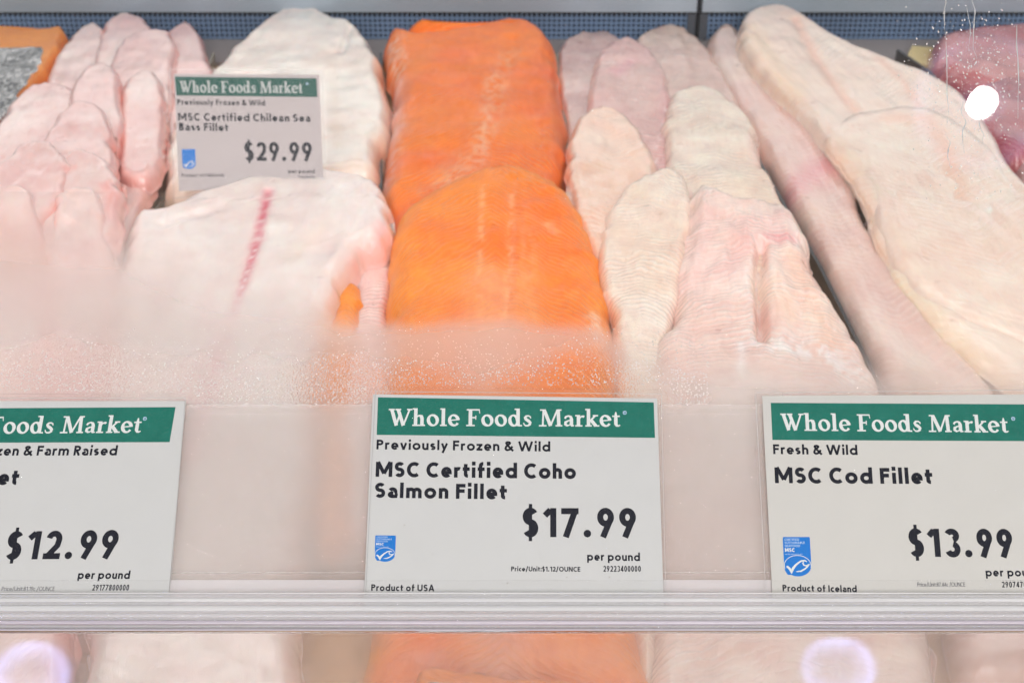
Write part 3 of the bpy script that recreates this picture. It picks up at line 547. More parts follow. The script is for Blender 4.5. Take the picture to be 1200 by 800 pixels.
    if ch == '0': return [O(0, W, -.01, 1.01)], W
    if ch == '1': return [[(W*.62-h*.2, 0), (W*.62-h*.2, 1)], [(W*.62-h, 1-h*.6), (W*.10, .74)]], W*.62+h*.8
    if ch == '2': return [arc(W/2, .69, W/2-h, .32-h, 165, 0)+[(W*.83-h*.4, .48), (h*1.4, h*1.1)], [(0, h), (W, h)]], W
    if ch == '3': return [arc(W/2, .755, W/2-h*1.1, .255-h, 155, -75), arc(W/2, .275, W/2-h, .29-h, 80, -158)], W
    if ch == '4': return [[(W*.72, 0), (W*.72, 1)], [(W*.72, .97), (h*.8, .28)], [(0, .25), (W*1.02, .25)]], W*1.02
    if ch == '5': return [[(W*.9, 1-h), (W*.22, 1-h)], [(W*.22, 1-h), (W*.18, .52)], arc(W*.46, .31, W*.54-h, .325-h, 130, -150)], W
    if ch == '6': return [arc(W/2, .31, W/2-h, .325-h, 0, 360), [(W*.66, 1), (h*1.3, .42)]], W
    if ch == '7': return [[(0, 1-h), (W, 1-h)], [(W-h*1.1, 1-h), (W*.26, 0)]], W
    if ch == '8': return [arc(W/2, .755, W/2-h*1.15, .255-h, 0, 360), arc(W/2, .27, W/2-h, .285-h, 0, 360)], W
    if ch == '9': return [arc(W/2, .69, W/2-h, .325-h, 0, 360), [(W*.34, 0), (W-h*1.3, .58)]], W
    return [], .3

def serif(ch):
    """strokes (points with their own widths) of an old-style bold serif letter; cap height 1"""
    K = .195; T_ = .10; E = .085; X = .68
    def st(p, wd): return [(x, y, wd) for x, y in p]
    def bar(x0, x1, y): return [(x0, y, E), (x1, y, E)]
    def bowl(cx, cy, rx, ry, a0=0, a1=360, tilt=18, k=K, t=T_):
        out = []
        for a in np.linspace(a0, a1, max(8, int(abs(a1-a0)/8))+1):
            r = math.radians(a); wd = t+(k-t)*abs(math.cos(math.radians(a-tilt)))**1.3
            out.append((cx+(rx-wd/2)*math.cos(r), cy+(ry-wd/2+.0)*math.sin(r), wd))
        return out
    e = E/2
    if ch == ' ': return [], .30
    if ch == 'W': return [st([(.16, .97), (.43, .02)], K), st([(.43, .05), (.62, .80)], T_), st([(.50, .97), (.80, .02)], K), st([(.80, .04), (1.12, .97)], T_), bar(0, .32, 1-e), bar(.36, .66, 1-e), bar(.98, 1.26, 1-e)], 1.22
    if ch == 'h': return [st([(.17, 0), (.17, 1.04)], K), bar(.0, .17, 1.04-e), bar(0, .36, e), [(.2, .46, .06), (.28, .58, .08), (.38, .61, .11), (.47, .56, K), (.51, .42, K), (.51, 0, K)], bar(.36, .68, e)], .70
    if ch == 'o': return [bowl(.33, X/2, .33, X/2+.015)], .66
    if ch == 'l': return [st([(.17, 0), (.17, 1.04)], K), bar(0, .17, 1.04-e), bar(0, .36, e)], .36
    if ch == 'e': return [bowl(.32, X/2, .32, X/2+.015, 2, 325), st([(.12, X*.50), (.56, X*.56)], .07)], .62
    if ch == 'F': return [st([(.22, 0), (.22, 1)], K+.01), bar(.02, .70, 1-e), bar(.0, .46, e), st([(.22, .50), (.52, .50)], E), st([(.51, .38), (.51, .62)], .055), [(.68, 1, .06), (.70, .86, .05), (.72, .74, .04)]], .74
    if ch == 'd': return [bowl(.30, X/2, .30, X/2+.015), st([(.53, .02), (.53, 1.04)], K), bar(.34, .53, 1.04-e), bar(.53, .74, e)], .73
    if ch == 's': return [[(.42, .46, .05), (.40, .56, .07), (.30, .615, .085), (.18, .60, .11), (.12, .51, .14), (.17, .41, .17), (.30, .32, .18), (.385, .22, .16), (.37, .11, .13), (.27, .045, .10), (.15, .04, .085), (.07, .11, .07), (.04, .21, .05)]], .50
    if ch == 'M': return [st([(.20, 0), (.24, 1)], T_), bar(0, .40, e), bar(.06, .30, 1-e), st([(.27, .98), (.62, .03)], K), st([(.62, .05), (.98, .98)], T_), st([(1.06, 0), (1.02, 1)], K), bar(.88, 1.24, e), bar(.98, 1.20, 1-e)], 1.24
    if ch == 'a': return [[(.09, .46, .12), (.14, .57, .10), (.28, .62, .09), (.39, .57, .14), (.43, .44, K), (.43, .12, K), (.47, .05, .12), (.58, .05, .05)], [(.42, .38, .06), (.25, .33, .09), (.12, .25, .14), (.11, .13, .15), (.20, .055, .11), (.31, .08, .07), (.42, .17, .05)]], .58
    if ch == 'r': return [st([(.17, 0), (.17, X)], K), bar(0, .17, X-e), bar(0, .38, e), [(.2, .42, .06), (.30, .57, .08), (.42, .60, .12), (.47, .55, .13)]], .48
    if ch == 'k': return [st([(.17, 0), (.17, 1.04)], K), bar(0, .17, 1.04-e), bar(0, .34, e), st([(.20, .28), (.52, .62)], T_), bar(.40, .68, X-e), st([(.30, .38), (.56, .04)], K), bar(.44, .74, e)], .70
    if ch == 't': return [[(.20, .86, .06), (.19, .70, .14), (.19, .50, K), (.19, .16, K), (.24, .06, .13), (.33, .045, .09), (.42, .10, .05)], st([(0, .61), (.40, .61)], E)], .43
    return [], .3

class TextMesh:
    def __init__(s): s.V = []; s.F = []; s.k = 0
    def stroke(s, pts, tf, lay):
        """pts: (x, y, width); a strip with mitred joints. tf maps plan to 3D with a layer height"""
        P = np.array([(p[0], p[1]) for p in pts], float); Wd = np.array([p[2] for p in pts]); n = len(P)
        closed = n > 4 and np.hypot(*(P[0]-P[-1])) < 1e-4
        L = []
        for i in range(n):
            if closed and i in (0, n-1): a, c = P[n-2], P[1]
            else: a, c = P[max(i-1, 0)], P[min(i+1, n-1)]
            b_ = P[i]; d1 = b_-a; d2 = c-b_
            if np.hypot(*d1) < 1e-9: d1 = d2
            if np.hypot(*d2) < 1e-9: d2 = d1
            d1 = d1/np.hypot(*d1); d2 = d2/np.hypot(*d2); m = d1+d2
            if np.hypot(*m) < .3: m = d2
            m = m/np.hypot(*m); nn = np.array([-m[1], m[0]]); k = 1/max(.55, abs(nn@np.array([-d2[1], d2[0]])))
            L.append((b_+nn*Wd[i]/2*k, b_-nn*Wd[i]/2*k))
        b0 = len(s.V)
        for a, c in L: s.V.append(tf(a[0], a[1], lay)); s.V.append(tf(c[0], c[1], lay))
        for i in range(n-1): k = b0+2*i; s.F.append((k, k+1, k+3, k+2))
    def build(s, name, mat, parent): return mesh(name, s.V, s.F, mat, parent) if s.V else None
def set_text(frame, txt, x0, x1, y, H, mat, parent, name='lettering', t=.19, style='sans', slant=0., xs=1.0, track=.13, lay0=1, rise=0., xlen=None):
    """txt between card x0 and x1 (card units), baseline y, cap height H; frame(x, y, layer) -> 3D"""
    glyphs = []; pen = 0
    for i, ch in enumerate(txt):
        if style == 'serif': S_, W = serif(ch); tr = .055
        else: S_, W = sans(ch, t, xs); tr = track
        if ch == ' ': pen += W; continue
        glyphs.append((pen, S_, ch)); pen += W+tr
        last = pen-tr
    # width fit by spreading: scale plan x so that the line fills x0..x1
    fx = (x1-x0)/last
    tm = TextMesh(); lay = 0
    for px, S_, ch in glyphs:
        k = 0
        for st in S_:
            flag = None
            if isinstance(st, tuple): flag, st = st
            if len(st[0]) == 2:
                tt = t*(.55 if flag == 'n' else 1.3 if flag == 'w' else 1)
                if flag == 'w': st = [(st[0][0], h_) for _, h_ in st]; n_ = len(st); yy = [q[1] for q in st]; c_ = (yy[0]+yy[-1])/2; r_ = (yy[-1]-yy[0])/2+1e-9; st = [(q[0], c_-r_+t*.62-t*.62*0+ (q[1]-c_), max(.02, 2*math.sqrt(max(0, r_*r_-(q[1]-c_)**2)))) for q in st]
                else: st = [(q[0], q[1], tt) for q in st]
            # strokes keep their weight: scale x of the centre line only
            pts = [((px+q[0])*fx/H, q[1], q[2]) for q in st]
            def tf(a, b_, l):
                return frame(x0+a*H+slant*b_*H, y+b_*H+rise*(a*H), lay0+l)
            tm.stroke(pts, tf, k+ (0 if (len(glyphs) > 0) else 0)); k += 1
    return tm.build(name, mat, parent)

MM = 8e-6
def card(corners, off, thick, plane=None):
    """frame of a card from its measured top-left, top-right, bottom-right, bottom-left corners in the photo"""
    if plane is None: pl = lambda p: at_glass(p[0], p[1], off); n = GN
    else: p0, n = plane; pl = lambda p: at_plane(p[0], p[1], p0+n*off, n)
    TL, TR, BR, BL = [pl(c) for c in corners]
    ex = (TR-TL+BR-BL)/2; wl = np.linalg.norm(ex); ex = ex/wl; ey = (TL-BL+TR-BR)/2
    O_ = (TL+TR+BR+BL)/4
    eyn = np.cross(n, ex); sh = (ey@ex)/(ey@eyn)
    def loc(px, py): q = pl((px, py))-O_; y = q@eyn; return np.array([q@ex, y])
    def frame(x, y, lay): return tuple(O_+ex*x+eyn*y+n*(thick+lay*MM*1.5))
    return O_, ex, eyn, n, loc, frame, sh
def quad(frame, pts, lay): return [frame(x, y, lay) for x, y in pts]
def emblem(frame, loc, x, y, wpx, hpx, root, small=False, slant=0.):
    """blue shield with a white tick-fish and tiny lines of print; x, y = top left in the photo"""
    a = loc(x, y); c = loc(x+wpx, y+hpx); W = c[0]-a[0]; H = a[1]-c[1]
    fr = lambda u, v, l: frame(a[0]+u*W+slant*(v-1)*H, c[1]+v*H, l)
    pts = [(.02, 1), (.98, 1)] + [(1, .97), (1, .30)] + arc(.50, .28, .50, .28, -5, -120, 14) + [(.12, .04), (.03, .14), (0, .25), (0, .97)]
    e = mesh('emblem', [fr(u, v, 2) for u, v in pts], [tuple(range(len(pts)))[::-1]], M['blue'], root)
    tm = TextMesh(); tf = lambda p, q, l: fr(p, q*W/H, 4+l); k = H/W
    if not small: tm.stroke([(.5+.49*math.cos(q), (.27*k)+.26*k*math.sin(q), .022) for q in np.linspace(-.2, 3.4, 24)], tf, 0)
    tm.stroke([(.10, .26*k, .07), (.19, .20*k, .08), (.26, .12*k, .10), (.33, .21*k, .09), (.45, .30*k, .07), (.62, .385*k, .055), (.76, .40*k, .05), (.84, .37*k, .035)], tf, 1)
    tm.stroke([(.44, .12*k, .03), (.60, .13*k, .055), (.74, .18*k, .055), (.85, .24*k, .05), (.93, .31*k, .035)], tf, 2)
    tm.stroke([(.93, .31*k, .03), (.82, .265*k, .04), (.73, .28*k, .05), (.69, .33*k, .04), (.72, .37*k, .03)], tf, 3)
    tm.build('fish_mark', M['whiteink'], e)
    fr2 = lambda xx, yy, l: fr(xx/W, yy/H, l)
    if not small:
        for i, (tx, x1, yy, hh, mt, tt) in enumerate((('CERTIFIED', .60, .905, .058, 'paleblue', .2), ('SUSTAINABLE', .80, .825, .058, 'paleblue', .2), ('SEAFOOD', .62, .745, .058, 'paleblue', .2), ('MSC', .42, .620, .095, 'whiteink', .25), ('wwwmscorg', .74, .545, .04, 'paleblue', .2))):
            set_text(fr2, tx, .06*W, x1*W, yy*H, hh*H, M[mt], e, 'emblem_lettering', t=tt, lay0=4)
    return e

def price_card(label, corners, off, lines, band, brand, emb, mats, sleeve, group, plane=None, sl=0., thick=.0003, far=False):
    O_, ex, ey, n, loc, frame, sh = card(corners, off, thick, plane)
    bl = (np.array([*loc(*corners[3])])+np.array([*loc(*corners[2])]))/2
    root = empty('price_card', O_+ex*bl[0]+ey*bl[1]); tag(root, label, 'price card', group)
    b = MB(); C4 = [loc(*c) for c in corners]; b.prism([O_+ex*c[0]+ey*c[1] for c in reversed(C4)], n*thick); b.build('paper', M[mats[0]], root)
    bq = [loc(*c) for c in band]; hb = mesh('header_band', [frame(c[0], c[1], 2) for c in bq], [(3, 2, 1, 0)], M[mats[1]], root)
    x0, y0 = loc(brand[0], brand[2]); x1, y1 = loc(brand[1], brand[3]); H = loc(brand[0], brand[2]-brand[4])[1]-y0
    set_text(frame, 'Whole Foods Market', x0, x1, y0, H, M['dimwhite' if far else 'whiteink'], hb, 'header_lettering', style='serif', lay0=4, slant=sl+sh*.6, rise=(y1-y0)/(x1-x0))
    # the tiny registered mark
    cx, cy = loc(brand[1]+5, (brand[3]-brand[4]*.82)); tm = TextMesh(); r_ = H*.09
    tm.stroke([(cx+r_*math.cos(q), cy+r_*math.sin(q), r_*.5) for q in np.linspace(0, 2*math.pi, 17)], lambda p, q, l: frame(p, q, 4+l), 0)
    tm.stroke([(cx-r_*.3, cy-r_*.4, r_*.35), (cx-r_*.1, cy+r_*.5, r_*.35), (cx+r_*.35, cy, r_*.35)], lambda p, q, l: frame(p, q, 4+l), 1); tm.build('registered_mark', M['paleblue'], hb)
    for L in lines:
        txt, xa, xb, ya, yb, hp = L[:6]; o = dict(L[6]) if len(L) > 6 else {}
        mt = o.pop('mat', 'ink'); nm = o.pop('name', 'lettering')
        x0, y0 = loc(xa, ya); x1, y1 = loc(xb, yb); H = loc(xa, ya-hp)[1]-y0
        set_text(frame, txt, x0, x1, y0, H, M[mt], root, nm, slant=sl+sh*.6, rise=(y1-y0)/(x1-x0), lay0=2, **o)
    if emb: emblem(frame, loc, *emb, root, small=far, slant=sh*.6)
    # clear sleeve: a thin folded sheet round the card
    S4 = [loc(*c) for c in sleeve]
    def rounded(P, r, k=5):
        out = []; m = len(P)
        for i in range(m):
            p = P[i]; a = P[i-1]-p; c = P[(i+1) % m]-p; a = a/np.linalg.norm(a); c = c/np.linalg.norm(c)
            for t in np.linspace(0, 1, k): q0 = p+a*r; q1 = p+c*r; out.append((1-t)**2*q0+2*t*(1-t)*p+t*t*q1)
        return out
    RR = rounded(S4, .0035)
    b = MB(); b.prism([O_+ex*c[0]+ey*c[1]+n*.0007 for c in reversed(RR)], n*.0003)
    b.build('clear_sleeve', M['sleeve'], root)
    # pressed seam near the sleeve's edge
    b = MB(); cen = sum(S4)/4
    for i in range(4):
        p, q = S4[i], S4[(i+1) % 4]; p = p+(cen-p)/np.linalg.norm(cen-p)*.0032; q = q+(cen-q)/np.linalg.norm(cen-q)*.0032
        d = (q-p)/np.linalg.norm(q-p); s_ = np.array([-d[1], d[0]])*.00012
        b.prism([O_+ex*c[0]+ey*c[1]+n*.00105 for c in (p-s_, q-s_, q+s_, p+s_)], n*.00008)
    for f_ in [0]: b.build('sleeve_seam', M['seam'], root)
    return root
for k_ in ('paper', 'ivory_paper', 'far_paper', 'ink', 'greyink', 'green', 'dgreen', 'blue', 'whiteink', 'paleblue'):
    M[k_].node_tree.nodes['Principled BSDF'].inputs['Specular IOR Level'].default_value = .15
M['seam'] = clear('pressed_seam', .5, (.92, .9, .9), rough=.1)
M['fleck'] = principled('dirt', (.30, .26, .22), .7)
G3 = 'price cards in the ticket rail'
price_card('price card reading 17.99 in the middle of the rail, in front of the salmon', [(437, 462), (770, 467), (778, 716), (426, 716)], .0030,
    [('Previously Frozen & Wild', 441, 645, 526.5, 529, 11.5, dict(t=.215)), ('MSC Certified Coho', 440, 675, 558.5, 561, 17.5, dict(t=.24)), ('Salmon Fillet', 439, 594, 583, 585, 17.5, dict(t=.24)),
     ('$17.99', 612, 746, 629, 629.5, 34, dict(t=.21, xs=.90, track=.14, name='price_lettering')), ('per pound', 688, 750, 656.5, 657, 9.5, dict(t=.215)),
     ('Price/Unit:$1.12/OUNCE', 599, 680, 669, 669.5, 5.6, dict(t=.215)), ('29223400000', 707, 751, 669.5, 669.5, 6.8, dict(t=.17, xs=.8)), ('Product of USA', 435, 509, 692, 692.5, 7.8, dict(t=.22))],
    [(443, 465.5), (766, 471.5), (767.5, 513), (441.5, 509.5)], (455, 727, 499, 500, 20), (440, 627, 23, 31), ('paper', 'green'), [(433, 454), (782, 457), (788, 718), (420, 718)], G3)
mid = [o for o in sc.objects if o.name == 'price_card'][0]
for fx_, fy_, fl_, fa_ in ((595, 683, .0011, .6), (507, 649, .0008, 1.4), (474, 615, .0009, 1.7), (429, 659, .0006, .2), (714, 676, .0009, 1.8), (664, 676, .0005, .3)):
    c_ = at_glass(fx_, fy_, .0041); d_ = RT*math.cos(fa_)+GU*math.sin(fa_); e_ = np.cross(GN, d_)
    b = MB(); b.prism([c_-d_*fl_/2, c_-e_*.00012, c_+d_*fl_/2, c_+e_*.00016], GN*.00005); b.build('dirt_fleck', M['fleck'], mid)
price_card('ivory price card reading 13.99 at the right end of the rail', [(893, 464), (1240, 462), (1262, 716), (906, 716)], .0030,
    [('Fresh & Wild', 906, 1005, 532, 533, 11.5, dict(t=.215)), ('MSC Cod Fillet', 908, 1093, 566, 567, 18.5, dict(t=.24)), ('$13.99', 1066, 1188, 652, 653, 33, dict(t=.21, xs=.9, track=.14, name='price_lettering')),
     ('per pound', 1155, 1220, 675, 675, 9.5, dict(t=.215)), ('Price/Unit:87.44c /OUNCE', 1075, 1131, 687, 687, 5, dict(t=.13, mat='greyink')), ('29074700000', 1174, 1220, 688, 688, 6.8, dict(t=.17, xs=.8)), ('Product of Iceland', 917, 1004, 692.5, 693.5, 7.8, dict(t=.22))],
    [(903, 472), (1232, 474), (1236, 517), (905, 515.5)], (915, 1182, 504.5, 507, 20), (917, 629, 35, 46), ('ivory_paper', 'green'), [(877, 456), (1256, 452), (1275, 718), (890, 718)], G3)
price_card('price card reading 12.99 in slanted type at the left end of the rail', [(-150, 470), (218, 470), (196, 716), (-160, 716)], .0030,
    [('Previously Frozen & Farm Raised', -119, 137, 534, 533.5, 11.5, dict(t=.215)), ('Tilapia Fillet', -126, 21, 568, 568, 18, dict(t=.24)), ('$12.99', 5, 136, 655.5, 654, 33, dict(t=.21, xs=.9, track=.14, name='price_lettering')),
     ('per pound', 91, 152, 678, 678, 9.5, dict(t=.215)), ('29177800000', 108, 151, 691.5, 691.5, 6.8, dict(t=.17, xs=.8)), ('Price/Unit:81.19c /OUNCE', 2, 64, 692, 692, 5, dict(t=.12, mat='greyink'))],
    [(-112, 479), (206, 477), (199, 518), (-120, 519)], (-105, 165, 509, 507, 20), None, ('paper', 'green'), [(-160, 462), (226, 462), (206, 718), (-180, 718)], G3, sl=.10)
# the card that stands among the fish
LN = math.radians(24); fn = np.array([0, -math.cos(LN), math.sin(LN)]); fp0 = at_z(290, 226, .040)
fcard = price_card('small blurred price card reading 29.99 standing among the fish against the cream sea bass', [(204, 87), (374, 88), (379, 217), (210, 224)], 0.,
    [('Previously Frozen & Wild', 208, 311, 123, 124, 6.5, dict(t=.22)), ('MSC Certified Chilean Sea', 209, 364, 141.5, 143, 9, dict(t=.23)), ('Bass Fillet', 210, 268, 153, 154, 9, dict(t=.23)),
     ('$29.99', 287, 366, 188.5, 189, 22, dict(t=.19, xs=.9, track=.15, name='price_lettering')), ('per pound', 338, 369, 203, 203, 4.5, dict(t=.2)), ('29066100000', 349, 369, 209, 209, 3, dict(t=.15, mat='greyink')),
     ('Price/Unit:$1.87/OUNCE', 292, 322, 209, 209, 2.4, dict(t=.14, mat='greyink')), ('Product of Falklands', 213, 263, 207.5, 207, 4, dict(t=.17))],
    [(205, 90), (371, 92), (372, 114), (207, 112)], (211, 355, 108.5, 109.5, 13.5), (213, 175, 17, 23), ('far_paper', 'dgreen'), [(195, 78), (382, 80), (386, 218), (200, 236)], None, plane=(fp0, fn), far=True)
ex_ = RT; ey_ = np.cross(fn, ex_); bp_ = fp0-fn*.0012
b = MB(); b.prism([bp_+ex_*x+ey_*y for x, y in ((-.012, .06), (-.012, -.036), (.012, -.036), (.012, .06))], -fn*.0012)
b.build('stand', M['sleeve'], fcard)

# ------------------------------------------------------------------ glass front and ticket rail
GX = .62
b = MB(); b.gbox(-GX, GX, gv(1010), gv(-420), -.006, 0.0)
tag(b.build('glass_pane', M['glass']), 'large clear sloping glass pane of the fish case, misted in its lower half', 'glass pane')
rail = empty('ticket_rail', G0+GU*gv(738)); tag(rail, 'clear ridged plastic ticket rail running across the glass under the price cards', 'ticket rail')
va = gv(735)
b = MB(); b.gbox(-GX, GX, va, gv(475), .0010, .0018); b.build('back_strip', M['acryl2'], rail)
b = MB(); b.gbox(-GX, GX, gv(740, .0052), gv(680, .0052), .0052, .0058); b.build('front_lip', M['sleeve'], rail)
b = MB(); b.gbox(-GX, GX, gv(737), gv(680), .0019, .0024); b.build('milky_backing', M['milky'], rail)
b = MB(); b.gbox(-GX, GX, gv(740, .0059), gv(697, .0059), .0059, .0066); b.build('ridged_face', M['acryl'], rail)
b = MB(); b.gbox(-GX, GX, gv(673), gv(671), .0020, .0030); b.build('lip_edge', M['acryl2'], rail)
for y0, y1, mt, o1 in ((696, 693.5, 'rib', .0073), (705, 700, 'rib', .0073), (716, 709, 'rib', .0075), (723, 718.5, 'acryl', .0072), (732, 726, 'lilac', .0075), (740.5, 735.5, 'lilac', .0084)):
    prof = []; v0, v1 = gv(y0, .0072), gv(y1, .0072)
    for a in np.linspace(0, math.pi, 9): prof.append(((v0+v1)/2-(v1-v0)/2*math.cos(a), .0068+(o1-.0068)*math.sin(a)))
    b = MB(); b.prism([gw(-GX, v, o) for v, o in prof], RT*2*GX); b.build('ridge', M[mt], rail)
b = MB(); b.gbox(-GX, GX, gv(742), gv(736), .0012, .0050); b.build('bottom_fold', M['lilac'], rail)

# ------------------------------------------------------------------ mist on the glass
def mist():
    nx, ny = 420, 240; v0, v1 = gv(860), gv(225)
    xs_ = np.linspace(-.24, .24, nx); vs = np.linspace(v0, v1, ny); XX, VV = np.meshgrid(xs_, vs)
    def P(x, v): return G0+np.outer(x, RT)+np.outer(v, GU)+GN*.0004
    W = P(XX.ravel(), VV.ravel()); R_ = W-CAM; dz = R_@FWD; PX = 600+FPX*(R_@RT)/dz; PY = 400-FPX*(R_@UP)/dz
    nz = Noise(99)
    # upper limit of the mist along the pane
    kx = [-100, 0, 60, 140, 180, 230, 300, 360, 400, 440, 520, 600, 700, 740, 800, 900, 1000, 1100, 1300]
    ky = [285, 288, 292, 300, 325, 345, 360, 372, 388, 384, 380, 378, 386, 415, 440, 446, 452, 456, 460]
    ks = [26, 26, 28, 28, 30, 30, 28, 26, 14, 9, 8, 8, 10, 16, 20, 20, 22, 22, 22]
    top = np.interp(PX, kx, ky)+nz.fbm(PX/60, PY/60, 3)*8; sf = np.interp(PX, kx, ks)*np.interp(PX, [0, 300, 400, 700, 800], [2.1, 1.7, 1, 1, 1.5])
    f = 1/(1+np.exp(-(PY-top)/(sf*.45)))
    f = np.where(PY > 740, .36+.12*nz.fbm(PX/50, PY/24, 3), f)
    # bottom of the bead zone: the mist turns into beads above the cards
    kb = np.interp(PX, [-100, 0, 60, 150, 300, 380, 440, 560, 650, 700, 740, 800, 1300], [405, 405, 395, 410, 425, 415, 425, 448, 425, 412, 430, 470, 470])
    bead = 1/(1+np.exp(-(PY-kb-nz.fbm(PX/30+4, PY/30, 3)*16)/8))
    under = 1/(1+np.exp(-(PY-474-nz.fbm(PX/24, PY/24, 2)*8)/5.0))
    bead = bead*(1-under)
    f = np.where(PY < 474, f*np.interp(PX, [380, 450, 700, 770], [1, .74, .74, 1]), f)
    f = f*(1-bead*np.interp(PX, [0, 380, 440, 560, 640, 700, 740, 1200], [.25, .25, .35, .45, .8, .8, .3, .3]))
    me = bpy.data.meshes.new('mist'); me.vertices.add(len(W)*2)
    W = CAM+R_*(1+(.0068/np.abs(R_@GN)))[:, None]; W2 = np.concatenate([W, W-GN*.0003]); me.vertices.foreach_set('co', W2.ravel())
    idx = np.arange(nx*ny).reshape(ny, nx); a, b_, c, d = idx[:-1, :-1], idx[:-1, 1:], idx[1:, 1:], idx[1:, :-1]
    t = np.stack([a, b_, c, d], -1).reshape(-1, 4); F = np.concatenate([t, t[:, ::-1]+nx*ny])
    me.loops.add(F.size); me.loops.foreach_set('vertex_index', F.ravel().astype(np.int32)); me.polygons.add(len(F))
    me.polygons.foreach_set('loop_start', np.arange(0, F.size, 4).astype(np.int32)); me.polygons.foreach_set('loop_total', np.full(len(F), 4, np.int32)); me.update(calc_edges=True)
    for nm, v in (('fog', f), ('bead', bead)):
        at = me.attributes.new(nm, 'FLOAT', 'POINT'); at.data.foreach_set('value', np.concatenate([v, v]).astype(np.float32))
    m, nt, out = newmat('water_mist')
    fo = N(nt, 'ShaderNodeAttribute'); fo.attribute_name = 'fog'; be = N(nt, 'ShaderNodeAttribute'); be.attribute_name = 'bead'
    tc = N(nt, 'ShaderNodeTexCoord'); vo = N(nt, 'ShaderNodeTexVoronoi'); vo.inputs['Scale'].default_value = 1250; vo.feature = 'SMOOTH_F1'
    nt.links.new(tc.outputs['Object'], vo.inputs['Vector'])
    bp = N(nt, 'ShaderNodeBump'); bp.inputs['Distance'].default_value = .00035; nt.links.new(be.outputs['Fac'], bp.inputs['Strength']); nt.links.new(vo.outputs[0], bp.inputs['Height'])
    tr = N(nt, 'ShaderNodeBsdfTransparent')
    rf = N(nt, 'ShaderNodeBsdfRefraction'); rf.inputs['IOR'].default_value = 1.33; nt.links.new(bp.outputs[0], rf.inputs['Normal'])
    nt.links.new(mth(nt, 'ADD', mth(nt, 'MULTIPLY', be.outputs['Fac'], -.20), .27), rf.inputs['Roughness'])
    df = N(nt, 'ShaderNodeBsdfDiffuse'); df.inputs[0].default_value = (1.0, .915, .885, 1); tl = N(nt, 'ShaderNodeBsdfTranslucent'); tl.inputs[0].default_value = (.97, .94, .93, 1)
    md = N(nt, 'ShaderNodeMixShader'); md.inputs[0].default_value = .3; nt.links.new(df.outputs[0], md.inputs[1]); nt.links.new(tl.outputs[0], md.inputs[2])
    mv = N(nt, 'ShaderNodeMixShader'); nt.links.new(mth(nt, 'ADD', mth(nt, 'MULTIPLY', be.outputs['Fac'], -.22), .40), mv.inputs[0])
    nt.links.new(rf.outputs[0], mv.inputs[1]); nt.links.new(md.outputs[0], mv.inputs[2])
    mx = N(nt, 'ShaderNodeMixShader'); nt.links.new(fo.outputs['Fac'], mx.inputs[0]); nt.links.new(tr.outputs[0], mx.inputs[1]); nt.links.new(mv.outputs[0], mx.inputs[2]); nt.links.new(mx.outputs[0], out.inputs[0])
    me.materials.append(m); o = bpy.data.objects.new('mist', me); sc.collection.objects.link(o)
    tag(o, 'band of white mist on the glass above and behind the price cards', 'mist', kind='stuff')
mist()
